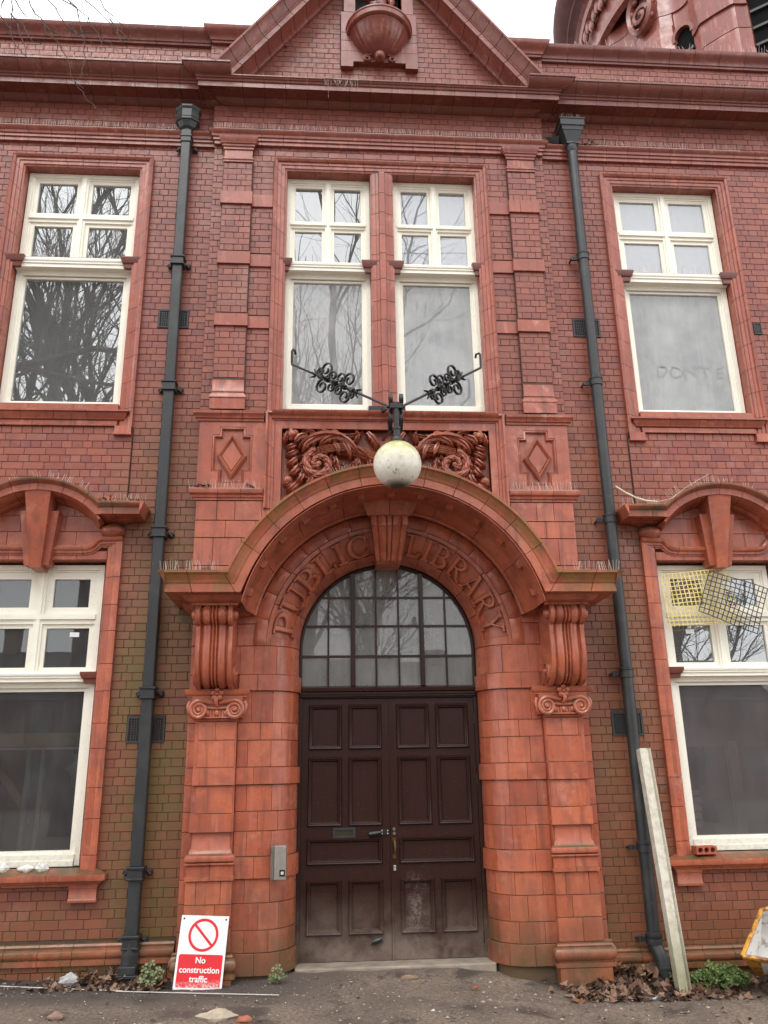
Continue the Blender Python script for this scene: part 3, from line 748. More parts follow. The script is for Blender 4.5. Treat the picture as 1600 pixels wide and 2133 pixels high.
# ---- terracotta architraves
ARCH = [(0,0),(0,.045),(.022,.062),(.045,.05),(.05,.034),(.085,.034),(.09,.024),(.13,.024),(.135,.012),(.155,.008),(.158,-.16),(.0,-.16)]
for s in SGN:
    ox0, ox1, zt = WCX-.815, WCX+.815, 8.705
    path = [(ox1, 5.15), (ox1, zt), (ox0, zt), (ox0, 5.15)]
    L = [0, zt-5.15, zt-5.15+1.63, 2*(zt-5.15)+1.63]
    vz = [0, .30, .62, .93, 1.25, 1.56, 1.90, 2.22, 2.55, 2.85, 3.18, 3.45]
    cuts = vz + [L[1]+.18+.21*i for i in range(7)] + [L[3]-v for v in vz[::-1]]
    parts('architrave_block', sweep(path, ARCH, -.005, cuts), flip=s)
    # sub-sill moulding, fascia, ears
    SM = [(.02, 5.30), (.045, 5.315), (.05, 5.335), (.07, 5.355), (.075, 5.38), (.10, 5.385), (.10, 5.405), (0, 5.43)]
    parts('sill_block', run(WCX-.655-.03, WCX+.655+.03, SM, -.005, (1, 1), .33), flip=s)
    parts('sill_block', run(WCX-.655, WCX+.655, [(0,5.235),(.045,5.24),(.045,5.262),(.03,5.27),(.03,5.30),(.0,5.302)], -.005, (0, 0), .44), flip=s)
    obj('window_board', MB().box(WCX-.655, WCX+.655, -.04, .12, 5.43, 5.495), TERRA, B, smooth=0, flip=s)
    for e in (-1, 1):
        obj('architrave_ear', MB().prism([(WCX+e*.64, 5.15),(WCX+e*.815, 5.15),(WCX+e*.815, 5.235),(WCX+e*.64, 5.235)], -.062, .0).box(*sorted((WCX+e*.63, WCX+e*.82)), -.072, .0, 5.135, 5.16), TERRA, B, smooth=0, flip=s)
        # stubs of the transom in terracotta
        parts('transom_stop', run(*sorted((WCX+e*.60, WCX+e*.675)), [(.02,7.19),(.03,7.20),(.035,7.25),(.05,7.26),(.068,7.315),(.068,7.33),(0,7.335)], .02, (1,1)), TERRA_D, flip=s)
# middle pair
mp = [(1.28, 5.40), (1.28, 8.712), (-1.28, 8.712), (-1.28, 5.40)]
vz = [0, .33, .70, 1.02, 1.36, 1.68, 2.02, 2.36, 2.70, 3.0, 3.2]
cuts = vz + [3.312+.16+.224*i for i in range(11)] + [2*3.312+2.56-v for v in vz[::-1]]
parts('architrave_block', sweep(mp, ARCH, -.065, cuts))
zc = [5.40, 5.66, 5.98, 6.22, 6.55, 6.80, 7.08, 7.42, 7.68, 7.98, 8.25, 8.555]
for a, b in zip(zc, zc[1:]):
    m = MB(); pf = [(-.135,-.02),(-.135,.09),(-.112,.105),(-.075,.108),(-.07,.118),(-.04,.122),(-.032,.150),(.032,.150),(.04,.122),(.07,.118),(.075,.108),(.112,.105),(.135,.09),(.135,-.02)]
    m.add([(x, -o+.03, z) for z in (a+.003, b-.003) for x, o in pf], [(i,(i+1)%14,14+(i+1)%14,14+i) for i in range(14)] + [tuple(range(14)), tuple(range(27,13,-1))])
    obj('mullion_block', m, TERRA, B)
for s in SGN:
    for x in (1.155, .135):
        a = x-.05 if x > 1 else .09
        parts('transom_stop', run(a+.01, a+.085, [(.02,7.19),(.03,7.20),(.035,7.25),(.05,7.26),(.072,7.325),(.072,7.34),(0,7.345)], -.02, (1,1)), TERRA_D, flip=s)
    # pilaster caps, bases and bands
    cap = [(.0,8.62),(.012,8.625),(.012,8.65),(.022,8.655),(.022,8.675),(.0,8.68),(.0,8.80),(.014,8.805),(.014,8.83),(.028,8.84),(.03,8.865),(.042,8.87),(.048,8.895),(.062,8.92),(.066,8.955),(0,8.96)]
    parts('pilaster_cap', run(1.54, 1.868, cap, -.11, (1,1)), flip=s)
    base = [(.004,5.42),(.018,5.42),(.018,5.545),(.026,5.55),(.026,5.57),(.006,5.60),(.004,5.612),(.012,5.625),(.004,5.64),(.0,5.65),(.0,5.77),(-.03,5.77)]
    parts('pilaster_base', run(1.535, 1.873, base, -.11, (1,1)), flip=s)
    for i, (za, zb) in enumerate(((8.03, 8.20), (7.22, 7.38), (6.425, 6.575))):
        if s > 0 and i == 0:
            for a, b in ((1.52, 1.655), (1.657, 1.89)): obj('pilaster_band', MB().block(a, b, za, zb, -.135, .09), TERRA, B, smooth=0)
        else: obj('pilaster_band', MB().block(1.52, 1.89, za, zb, -.135, .09), TERRA, B, smooth=0, flip=s)
        obj('pilaster_band', MB().block(1.284, 1.525, za, zb, -.082, .04), TERRA, B, smooth=0, flip=s)

# ---- lower windows: architrave, shouldered head, hood, keystone, sill
LA = [(0,0),(0,.04),(.02,.05),(.06,.045),(.065,.034),(.10,.034),(.105,.022),(.14,.018),(.15,.008),(.152,-.14),(0,-.14)]
for s in SGN:
    C = 3.51
    for e in (-1, 1):
        x = C + e*.81
        vz = [.87, 1.02, 1.33, 1.60, 1.95, 2.18, 2.48, 2.74, 3.06, 3.32, 3.60, 3.98]
        path = [(x, .87), (x, 3.99)] if e > 0 else [(x, 3.99), (x, .87)]
        cu = [v-.87 for v in vz[:-1]] + [3.12]
        if e < 0: cu = [3.12-v for v in cu[::-1]]
        parts('architrave_block', sweep(path, LA, -.01, cu), flip=s)
    # head lintel
    for a, b in ((C-.66, C-.36), (C-.357, C-.06), (C-.057, C+.3), (C+.303, C+.66)):
        obj('head_block', MB().block(a, b, 3.782, 3.87, -.03, .17), TERRA, B, smooth=0, flip=s)
    # roll moulding with ogee shoulders
    sh = [(C-.81, 3.995), (C-.60, 3.99), (C-.565, 3.975), (C-.53, 3.93), (C-.50, 3.905), (C-.45, 3.895), (C, 3.893), (C+.45, 3.895), (C+.50, 3.905), (C+.53, 3.93), (C+.565, 3.975), (C+.60, 3.99), (C+.81, 3.995)]
    rollp = [(.03,0),(.03,.045),(.022,.068),(.005,.078),(-.015,.072),(-.026,.052),(-.03,.045),(-.048,.045),(-.052,.032),(-.066,.030),(-.07,0)]
    parts('head_moulding', sweep(sh, rollp, -.01, .41), flip=s)
    # tympanum blocks
    def tclip(z): 
        d = .80**2-(z-3.654)**2; return sqrt(d) if d > 0 else 0
    rows = ((3.905, 4.075, (.0, .34, .62)), (4.075, 4.24, (.0, .22, .58)), (4.24, 4.46, (.0, .30, .7)))
    for za, zb, js in rows:
        for e in (-1, 1):
            js2 = list(js) + [max(.2, min(.66, tclip((za+zb)/2)+.02))]
            for a, b in zip(js2, js2[1:]):
                if b-a > .03: obj('tympanum_block', MB().block(*sorted((C+e*(a+.001), C+e*(b-.001))), za+.0015, zb-.0015, -.03, .05), TERRA, B, smooth=0, flip=s)
    # inner arch moulding
    parts('tympanum_arch', sweep(arc(C, 3.654, .80, 142, 38, 22), [(.0,.0),(.0,.26),(-.02,.255),(-.045,.19),(-.05,.10),(-.065,.085),(-.075,.04),(-.075,.0)][::-1], -.015, .42), flip=s)
    # hood: wings and arch in one line
    HP = [(-.10,.0),(-.10,.285),(-.098,.295),(-.035,.298),(-.03,.305),(-.028,.315),(-.015,.33),(-.008,.345),(.0,.35),(.018,.35),(.022,.34),(.03,.0)][::-1]
    a0 = math.degrees(math.acos(.63/.906))
    path = [(C+1.02, 4.285), (C+.645, 4.285)] + arc(C, 3.654, .88, 45.5, 134.5, 26) + [(C-.645, 4.285), (C-1.02, 4.285)]
    parts('hood_block', sweep(path[::-1], HP, 0, .26), flip=s)
    for e in (-1, 1):
        # returned ends, bed mould and ball capital
        xc = C + e*.92
        obj('hood_return', MB().prism([(C+e*1.02, 4.19),(C+e*1.055, 4.275),(C+e*1.06, 4.303),(C+e*1.02, 4.303)], -.345, .0), TERRA, B, smooth=0, flip=s)
        parts('hood_bed_mould', run(*sorted((C+e*.62, C+e*.80)), [(.0,4.15),(.03,4.155),(.05,4.17),(.10,4.178),(.13,4.205),(.0,4.206)], -.02, (1,1)), flip=s)
        bl = MB().ball((C+e*.70, -.03, 4.078), (.125,.10,.082), 20, 10); obj('ball_capital', bl, TERRA, B, smooth=60, flip=s)
    # keystone
    k = MB(); zt, zb = 4.47, 3.68
    k.add([(C-.13,-.29,zt),(C+.13,-.29,zt),(C+.055,-.13,zb),(C-.055,-.13,zb),(C-.13,0,zt),(C+.13,0,zt),(C+.055,.1,zb),(C-.055,.1,zb)], [(3,2,1,0),(0,1,5,4),(1,2,6,5),(2,3,7,6),(3,0,4,7)])
    obj('keystone', k, TERRA, B, smooth=0, flip=s)
    for e in (-1, 1):
        k = MB(); zt, zb = 4.25, 3.71
        q = [(C+e*.19,zt),(C+e*.105,zt),(C+e*.05,zb),(C+e*.12,zb)]
        ys = (-.17,-.17,-.10,-.10)
        k.add([(x,y,z) for (x,z),y in zip(q,ys)] + [(x,.05,z) for x,z in q], [(0,1,2,3)]+[(i,(i+1)%4,4+(i+1)%4,4+i) for i in range(4)])
        obj('keystone_wing', k, TERRA, B, smooth=0, flip=s)
    # sill
    SLP = [(.0,.755),(.05,.765),(.055,.785),(.075,.79),(.08,.805),(.11,.812),(.115,.83),(.115,.862),(.0,.915)]
    parts('sill_block', run(C-.80, C+.80, [(o, z) for o, z in SLP], -.01, (1,1), .40), flip=s)
    for e in (-1, 1):
        br = [(.02,.625),(.05,.63),(.052,.65),(.045,.66),(.045,.74),(.05,.745),(.05,.765)]
        parts('sill_bracket', run(*sorted((C+e*.64, C+e*.79)), br + [(.0,.767)], -.01, (1,1)), flip=s)
        parts('transom_stop', run(*sorted((C+e*.56, C+e*.655)), [(.02,2.56),(.03,2.565),(.035,2.60),(.05,2.61),(.065,2.65),(.065,2.67),(0,2.675)], .06, (1,1)), TERRA_D, flip=s)

# ================================================================== DOORWAY
# blocks above the hood
for s in SGN:
    for z0, z1, js in ((4.175, 4.385, (1.0, 1.30, 1.575, 1.76, 1.975)), (3.99, 4.172, (1.1, 1.36, 1.665, 1.975)), (3.70, 3.987, (1.2, 1.50, 1.782, 1.975)), (3.42, 3.697, (1.3, 1.62, 1.975))):
        for a, b in zip(js, js[1:]): obj('terracotta_block', MB().block(a+.0015, b-.0015, z0+.0015, z1-.0015, -.125, .06), TERRA, B, smooth=0, flip=s)
    # ledge under the diamond panel
    LD = [(.0,4.388),(.02,4.39),(.02,4.41),(.035,4.415),(.04,4.44),(.06,4.455),(.065,4.475),(.065,4.50),(0,4.51)]
    parts('ledge_block', run(1.29, 1.985, LD, -.115, (0,1), .24), flip=s)
    # diamond panel: face with stepped recess, two courses high
    xc = 1.63
    outer = [(1.285,4.513),(1.98,4.513),(1.98,5.268),(1.285,5.268)]
    rec = [(-.21,.245),(-.135,.245),(-.135,.335),(.135,.335),(.135,.245),(.21,.245),(.21,-.17),(.135,-.17),(.135,-.30),(-.135,-.30),(-.135,-.17),(-.21,-.17)]
    zc_ = 4.875
    pan = MB()
    pan.box(1.285, 1.98, -.092, -.05, 4.513, 5.268)
    pts = [(xc+a, zc_+b) for a, b in rec]
    # face as strips round the recess
    for a, b, c, d in ((1.285, xc-.21, 4.513, 5.268), (xc+.21, 1.98, 4.513, 5.268), (xc-.21, xc-.135, zc_+.245, 5.268), (xc+.135, xc+.21, zc_+.245, 5.268),
                       (xc-.135, xc+.135, zc_+.335, 5.268), (xc-.21, xc-.135, 4.513, zc_-.17), (xc+.135, xc+.21, 4.513, zc_-.17), (xc-.135, xc+.135, 4.513, zc_-.30)):
        pan.box(a, b, -.125, -.093, c, d)
    obj('diamond_panel', pan, TERRA, B, smooth=0, flip=s)
    rim = sweep(pts, [(0,0),(0,.022),(-.018,.030),(-.03,.012),(-.032,0)][::-1], -.095, closed=True)
    parts('panel_moulding', rim, flip=s)
    dm = MB()
    def rh(k, y): return [(xc, y, zc_+.255*k), (xc+.155*k, y, zc_), (xc, y, zc_-.245*k), (xc-.155*k, y, zc_)]
    dm.add(rh(1,-.09)+rh(1,-.135)+rh(.86,-.155)+rh(.68,-.125)+rh(.66,-.135), [(i+4*r,(i+1)%4+4*r,(i+1)%4+4*r+4,i+4*r+4) for r in range(4) for i in range(4)]+[(16,17,18,19)])
    obj('diamond', dm, TERRA, B, smooth=0, flip=s)
    # top entablature over the panel
    EN = [(.0,5.27),(.02,5.272),(.022,5.295),(.04,5.30),(.045,5.325),(.065,5.345),(.068,5.375),(.0,5.40)]
    parts('entablature_block', run(1.305, 1.985, EN, -.12, (0,1), .235), flip=s)
# frieze frame and its panel
FR = [(0,0),(0,.05),(.02,.055),(.04,.03),(.06,.028),(.065,.015),(.09,.012),(.095,0)]
parts('frieze_frame_block', sweep([(1.285, 4.30), (1.285, 5.385), (-1.285, 5.385), (-1.285, 4.30)], FR, -.115, .36))
fm = MB().box(-1.2, 1.2, -.115, -.06, 5.205, 5.30)
for s in SGN: fm.box(*sorted((s*1.115, s*1.2)), -.114, -.06, 4.2, 5.205)
obj('frieze_surround', fm, TERRA, B, smooth=0)
obj('frieze_ground', MB().box(-1.13, 1.13, -.020, .02, 4.0, 5.22), TERRA, B, smooth=0)
parts('frieze_sill_block', run(-1.22, 1.22, [(.0,5.302),(.03,5.31),(.036,5.335),(.06,5.355),(.075,5.38),(.075,5.395),(0,5.41)], -.118, (0,0), .20))

# ---- jambs: a quarter-round bullnose from the face of the pier into the doorway
EA, EB, XO, YO, YB = .315, .36, 1.22, -.16, .20
def bull(u, n):                       # u 0..1 outer edge to inner edge -> (radius, y)
    if u < 0: return XO-u*.5, YO-n
    a = u*pi/2; nx, ny = -sin(a)/EA, -cos(a)/EB; l = sqrt(nx*nx+ny*ny)
    return XO-EA*sin(a)+n*nx/l, YB-EB*cos(a)+n*ny/l
def jamb(u, v, n):
    r, y = bull(u, n); return (r, y, v)
def archf(th, u, n):
    r, y = bull(u, n); return (r*cos(th), y, ARCH_Z+r*sin(th))
rows = [(-.34,.02,-.015),(.02,.20,.018),(.20,.38,0),(.38,.60,0),(.60,.80,0),(.80,.985,.022),(.985,1.20,0),(1.20,1.37,0),(1.37,1.603,0),(1.603,1.758,.022),(1.758,2.0,0),(2.0,2.16,0),(2.16,2.455,0),(2.455,2.61,.024),(2.61,2.885,0)]
back = MB(); 
back.patch(lambda u, v, n: jamb(u, v, n-.012), -.48, 1, -.3, 2.885, 13, 1, .12, 0, 0, 0)
rj = random.Random(2)
for s in SGN:
    m = MB().join(back); obj('jamb_core', m, MORTAR, B, flip=s, smooth=60)
    for i, (a, b, pr) in enumerate(rows):
        U = -.487
        if pr and i > 2: c = [U, -.16 + rj.uniform(-.05, .05), .52 + rj.uniform(-.12, .12), 1]
        else: c = [U] + [q + rj.uniform(-.05, .05) for q in ([-.02, .36, .78] if i % 2 else [-.26, .20, .60])] + [1]
        for p, q in zip(c, c[1:]):
            nn = max(2, int(9*(q-p)))
            m = MB().patch(lambda u, v, n, pr=pr: jamb(u, v, n+pr), p+.002, q-(.002 if q < 1 else 0), a+.0018, b-.0018, nn, 1, .04+pr, .004, .003, .003)
            obj('jamb_block', m, TERRA, B, smooth=28, flip=s)
    # flat pier face between bullnose and pilaster, and outer strip of the pier
    for i, (a, b, pr) in enumerate(rows[:-1]):
        if pr < 0: continue
        for x0, x1, yy in ((1.815, 1.935, -.14),):
            if yy == -.14 and pr: pr2 = 0
            else: pr2 = pr
            xs = [x0, x1]
            if x1-x0 > .2 and i % 3 == 1 and not pr: xs = [x0, x0+.12, x1]
            for p, q in zip(xs, xs[1:]): obj('pier_block', MB().block(p+.0015, q-.0015, a+.0018, b-.0018, yy-pr2, .08+pr2), TERRA, B, smooth=0, flip=s)
    # pier above the capitals, behind the consoles
    for z0, z1, js in ((2.61, 2.885, (1.221, 1.44, 1.80, 1.935)), (2.887, 3.10, (1.20, 1.50, 1.935)), (3.102, 3.36, (1.20, 1.66, 1.935)), (2.462, 2.608, (1.467, 1.70, 1.935))):
        for p, q in zip(js, js[1:]): obj('pier_block', MB().block(p+.0015, q-.0015, z0+.0015, z1-.0015, -.155, .08), TERRA, B, smooth=0, flip=s)
    obj('pilaster_core', MB().box(1.466, 1.850, -.222, -.08, .0, 2.2), TERRA, B, smooth=0, flip=s)
    obj('pier_block', MB().block(1.222, 1.465, -.35, .018, -.145, .1), TERRA, B, smooth=0, flip=s)
    # pilaster: plinth, base, pedestal, shaft with bands
    obj('pilaster_plinth', MB().block(1.43, 1.90, -.32, .03, -.305, .2, .006), TERRA, B, smooth=0, flip=s)
    pb = [(.06,.03),(.075,.032),(.075,.065),(.05,.07),(.052,.08),(.072,.095),(.085,.125),(.082,.155),(.062,.185),(.05,.19),(.055,.2),(.048,.215),(.0,.222)]
    parts('pilaster_base', run(1.475, 1.86, pb, -.235, (1,1)), flip=s)
    pb2 = [(.0,.03),(.03,.032),(.03,.065),(.01,.07),(.03,.095),(.038,.125),(.03,.16),(.01,.19),(.012,.21),(.0,.222)]
    parts('pilaster_base', run(1.87, 1.95, pb2, -.15, (0,1)), flip=s)
    for z0, z1, js in ((.224, .42, (1.455, 1.68, 1.865)), (.422, .605, (1.455, 1.60, 1.865)), (.607, .797, (1.455, 1.555, 1.77, 1.865))):
        for p, q in zip(js, js[1:]): obj('pilaster_block', MB().block(p+.0015, q-.0015, z0+.001, z1-.001, -.24, .12), TERRA, B, smooth=0, flip=s)
    ped = [(.0,.80),(.022,.802),(.022,.835),(.012,.84),(.012,.92),(.02,.925),(.032,.935),(.032,.948),(.0,.95)]
    parts('pedestal_cap', run(1.462, 1.85, ped, -.24, (1,1), .2), flip=s)
    tor = [(.02,.952),(.034,.962),(.040,.985),(.034,1.008),(.018,1.018),(.006,1.03),(.0,1.06),(-.008,1.075),(-.008,1.20)]
    parts('pilaster_base', run(1.475, 1.84, tor, -.24, (1,1)), flip=s)
    obj('pilaster_block', MB().block(1.462, 1.852, 1.202, 1.358, -.262, .12), TERRA, B, smooth=0, flip=s)
    for z0, z1, js in ((1.36, 1.60, (1.478, 1.815)), (1.76, 2.0, (1.478, 1.815)), (2.002, 2.17, (1.478, 1.63, 1.79, 1.815) if s > 0 else (1.478, 1.66, 1.815))):
        for p, q in zip(js, js[1:]): obj('pilaster_block', MB().block(p+.001, q-.001, z0+.001, z1-.001, -.235, .12), TERRA, B, smooth=0, flip=s)
    obj('pilaster_block', MB().block(1.465, 1.848, 1.602, 1.758, -.258, .12), TERRA, B, smooth=0, flip=s)

# ---- arch roll with sunk lettering band, in voussoirs
U0, U1 = .09, .63
js = [radians(a) for a in (2.5, 20, 37, 54, 70, 82.5)]
for s in SGN:
    edges = [0] + js[1:]
    for a, b in zip(edges, edges[1:]):
        nn = 5
        for (u0, u1, pr) in ((0, U0, 0), (U1, 1, 0)):
            m = MB().patch(lambda t, u, n, pr=pr: archf(t, u, n+pr), a+.002, b-.002, u0+.002, u1-.0, nn, 4 if u0 else 2, .03, .002, .006, .003)
            obj('voussoir', m, TERRA, B, smooth=28, flip=s)
        m = MB().patch(lambda t, u, n: archf(t, u, n-.030), max(a, .075)+.0015, b-.0015, U0, U1, nn, 5, .03, .0015, .001, .001)
        obj('letter_panel', m, TERRA, B, smooth=28, flip=s)
    m = MB().patch(lambda t, u, n: archf(t, u, n), .002, .073, U0, U1, 2, 5, .03, .002, .004, .003); obj('voussoir', m, TERRA, B, smooth=28, flip=s)
obj('arch_core', MB().patch(lambda t, u, n: archf(t, u, n-.045), 0, pi, 0, 1, 40, 8, .06, 0, 0, 0), MORTAR, B, smooth=60)
# flat ring and stepped coving up to the hood
for a in range(0, 180, 12):
    b = a+12
    if 84 < (a+b)/2 < 96: continue
    for r0, r1, y in ((1.222, 1.345, -.16),):
        f = lambda t, r, n: (r*cos(t), y-n, ARCH_Z+r*sin(t))
        obj('voussoir', MB().patch(f, radians(a+.08), radians(b-.08), r0+.001, r1-.001, 4, 1, .05, .002, .003, .003), TERRA, B, smooth=50)
ringp = [(-.09,0),(-.09,.05),(-.075,.06),(-.07,.09),(-.055,.14),(-.02,.20),(-.005,.26),(-.005,.66),(.0,.66),(.0,0)]
parts('arch_coving', sweep(arc(0, ARCH_Z, 1.44, 167.5, 12.5, 60), ringp, -.16, .50))
for i in range(13):                                               # little blocks set under the hood
    t = radians(18 + i*12)
    m = MB(); r0, r1 = 1.395, 1.437; w = .035
    for y0, y1 in ((-.62, -.54),):
        q = [(r*cos(t+d), ARCH_Z+r*sin(t+d)) for r, d in ((r0,-w/1.4),(r0,w/1.4),(r1,w/1.4),(r1,-w/1.4))]
        m.prism(q, y0, y1)
    obj('soffit_block', m, TERRA, B, smooth=0)

# ---- hood mould: wing, arch, wing
HH = [(-.19,.0),(-.19,.775),(-.188,.785),(-.112,.788),(-.108,.795),(-.10,.80),(-.085,.803),(-.075,.812),(-.045,.828),(-.026,.845),(-.022,.86),(0,.862),(.004,.845),(.03,.0)][::-1]
zt = 3.478
R0 = 1.655
ang = math.degrees(math.asin((zt-ARCH_Z)/R0))
hp = [(-2.105, zt)] + arc(0, ARCH_Z, R0, 180-ang, ang, 54) + [(2.105, zt)]
S_ = sum(sqrt((b[0]-a[0])**2+(b[1]-a[1])**2) for a, b in zip(hp, hp[1:]))
cu = [0, .20] + [.52 + (S_-1.04)*i/12 for i in range(13)] + [S_-.20, S_]
parts('hood_block', sweep(hp, HH, 0, cu))
for s in SGN:                                                     # returned ends of the wings
    m = MB(); pr = [(n, o) for n, o in HH if o > 0][:]
    ends = [(0, .862, .062), (-.022, .86, .060), (-.026, .845, .045), (-.075, .812, .015), (-.108, .795, .004), (-.19, .775, .0)]
    vs = []
    for n, o, e in ends: vs += [(2.104+e, -o, zt+n), (2.104+e, 0, zt+n)]
    k = len(ends)
    m.add(vs + [(2.10, -.862, zt), (2.10, 0, zt), (2.10, -.775, zt-.19), (2.10, 0, zt-.19)], [(2*i, 2*i+2, 2*i+3, 2*i+1) for i in range(k-1)] + [(0,1,2*k+1,2*k),(2*k-2,2*k-1,2*k+3,2*k+2), tuple([2*k]+[2*i for i in range(k)]+[2*k+2])])
    obj('hood_return', m, TERRA, B, flip=s)
    bm = [(.0,3.20),(.02,3.205),(.024,3.225),(.04,3.23),(.075,3.25),(.10,3.275),(.11,3.292),(.0,3.294)]
    parts('console_cap', run(1.475, 1.865, bm, -.56, (1,1)), flip=s)
    obj('console_cap_core', MB().box(1.475, 1.865, -.56, -.1, 3.20, 3.287), TERRA, B, smooth=0, flip=s)
    parts('bed_mould', run(1.40, 1.935, [(.0,3.17),(.02,3.18),(.03,3.2),(.08,3.24),(.10,3.287),(0,3.289)], -.15, (1,1)), flip=s)

    # ---- console: ribbed scroll
    xc = 1.672; hw = .172
    path = [(-.52-.085*sin(pi*1.0*i/10), 3.125+.085*cos(pi*1.0*i/10)) for i in range(11)]
    path += [(-.515, 3.02), (-.508, 2.96), (-.508, 2.90), (-.515, 2.84), (-.52, 2.78), (-.518, 2.72), (-.508, 2.66), (-.49, 2.60), (-.462, 2.55), (-.425, 2.512), (-.38, 2.488), (-.33, 2.478), (-.27, 2.482), (-.2, 2.49)]
    sec = [(-1,0),(-1,.012),(-.97,.018),(-.77,.018),(-.74,.012),(-.72,-.012),(-.66,-.010),(-.58,.006),(-.45,.016),(-.30,.012),(-.20,-.004),(-.165,-.014),(-.14,.004),(-.09,.010),(-.05,.004),(-.035,-.010),(0,.0)]
    sec = sec + [(-u, h) for u, h in sec[-2::-1]]
    m = MB(); vs = []; P = [Vector(p) for p in path]
    for i, p in enumerate(P):
        t = (P[min(i+1, len(P)-1)]-P[max(i-1, 0)]).normalized(); nrm = Vector((t.y, -t.x))
        for u, h in sec:
            q = p + nrm*h*1.15; vs.append((xc+u*hw, q.x, q.y))
    k = len(sec)
    m.add(vs, [(i*k+j, i*k+j+1, (i+1)*k+j+1, (i+1)*k+j) for i in range(len(P)-1) for j in range(k-1)])
    for e in (0, k-1):
        side = [vs[i*k+e] for i in range(len(P))]
        m.add(side + [(side[0][0], -.12, side[-1][2]), (side[0][0], -.12, side[0][2])], [tuple(range(len(side)+2))])
    obj('console', m, TERRA, B, smooth=40, flip=s)
    for e in (-1, 1):
        m = MB().lathe([(.0001,.045),(.03,.042),(.045,.03),(.05,.012),(.052,0)], n=16).tf(lambda x, y, z, e=e: (xc+e*(hw+z), -.52+x, 3.125+y))
        obj('console_boss', m, TERRA, B, smooth=50, flip=s)
        cy, cz, r0 = -.33, 2.60, .10
        m = MB().tube([(xc+e*(hw+.008), y, z) for y, z in spiral(cy, cz, r0, .018, -pi/2, -2.2, 44)], [.017*(1-.55*i/44) for i in range(45)], 6)
        m.join(MB().ball((0,0,0), .028).tf(lambda x, y, z, e=e: (xc+e*(hw+.012)+x, cy+y, cz+z)))
        obj('console_scroll', m, TERRA, B, smooth=50, flip=s)

    # ---- capital
    cx = 1.648
    ab = [(.0,2.385),(.022,2.39),(.022,2.40),(.03,2.405),(.045,2.425),(.048,2.462),(.0,2.466)]
    parts('capital_abacus', run(cx-.255, cx+.255, ab, -.26, (1,1)), flip=s)
    m = MB().box(cx-.235, cx+.235, -.285, -.1, 2.20, 2.39); obj('capital_bell', m, TERRA, B, smooth=0, flip=s)
    parts('capital_neck', run(1.475, 1.82, [(.0,2.172),(.02,2.175),(.028,2.188),(.02,2.2),(.0,2.203)], -.24, (1,1)), flip=s)
    m = MB()
    for e in (-1, 1):
        pts = [(cx+e*x, -.315+.006*i/44, 2.272+z) for i, (x, z) in enumerate(spiral(.165, 0, .083, .014, pi/2, -2.3, 44))]
        m.tube([(cx+e*.02, -.30, 2.335), (cx+e*.07, -.305, 2.342), (cx+e*.12, -.312, 2.352)] + pts, [.018]*3 + [.020*(1-.5*i/44) for i in range(45)], 6)
        m.ball((cx+e*.165, -.315, 2.272), (.022,.02,.022), 10, 6)
        m.join(MB().lathe([(.085,0),(.08,.02),(.0001,.024)], n=20).tf(lambda x, y, z, e=e: (cx+e*.165+x, -.288-z*.5, 2.272+y)))
        m.tube([(cx+e*.252, -.27, 2.35), (cx+e*.262, -.28, 2.31), (cx+e*.25, -.27, 2.24), (cx+e*.235, -.26, 2.205)], [.02,.026,.022,.012], 6)
    m.tube([(cx-.10, -.30, 2.292), (cx, -.303, 2.285), (cx+.10, -.30, 2.292)], .011, 6)
    obj('capital_volute', m, TERRA, B, smooth=50, flip=s)
    m = MB()
    for dx in (-.085, 0, .085):
        m.ball((cx+dx, -.285, 2.245), (.026,.025,.034), 10, 8)
    for dx in (-.043, .043):
        m.tube([(cx+dx-.012, -.29, 2.27), (cx+dx-.018, -.295, 2.205)], .007, 5).tube([(cx+dx+.012, -.29, 2.27), (cx+dx+.018, -.295, 2.205)], .007, 5)
    m.box(cx-.12, cx+.12, -.298, -.27, 2.198, 2.212)
    obj('egg_and_dart', m, TERRA, B, smooth=50, flip=s)
    m = MB()
    for i in range(5):
        a = pi/2 + 2*pi*i/5; m.ball((cx+.040*cos(a), -.325, 2.415+.040*sin(a)), (.028,.022,.028), 10, 6)
    m.ball((cx, -.335, 2.415), .018, 8, 6)
    m.tube([(cx, -.325, 2.385), (cx+.008, -.34, 2.35), (cx, -.325, 2.315), (cx-.018, -.315, 2.30)], [.018,.02,.014,.006], 8)
    obj('capital_flower', m, TERRA, B, smooth=60, flip=s)

# ---- keystone of the doorway
kc = [(.0,4.165),(.02,4.17),(.03,4.19),(.055,4.235),(.075,4.29),(.08,4.32),(.0,4.33)]
parts('keystone_cap', run(-.20, .20, kc, -.31, (1,1), .2))
obj('keystone_cap', MB().box(-.2, .2, -.31, -.1, 4.165, 4.325), TERRA, B, smooth=0)
m = MB(); sec = [(-1,-.2),(-1,.0),(-.72,.0),(-.66,-.02),(-.58,.0),(-.40,.016),(-.2,.0),(-.16,-.02),(-.10,.004),(0,.012)]
sec = sec + [(-u, h) for u, h in sec[-2::-1]]
kp = [(4.163,-.34,.185),(4.10,-.35,.185),(4.065,-.345,.18),(4.05,-.315,.175),(3.98,-.28,.165),(3.88,-.22,.15),(3.80,-.17,.138),(3.745,-.15,.128),(3.728,-.10,.126)]
k = len(sec)
m.add([(u*w, y-h, z) for z, y, w in kp for u, h in sec], [(i*k+j, i*k+j+1, (i+1)*k+j+1, (i+1)*k+j) for i in range(len(kp)-1) for j in range(k-1)])
m.box(-.124, .124, -.10, .22, 3.728, 4.0)
obj('keystone', m, TERRA, B, smooth=40)

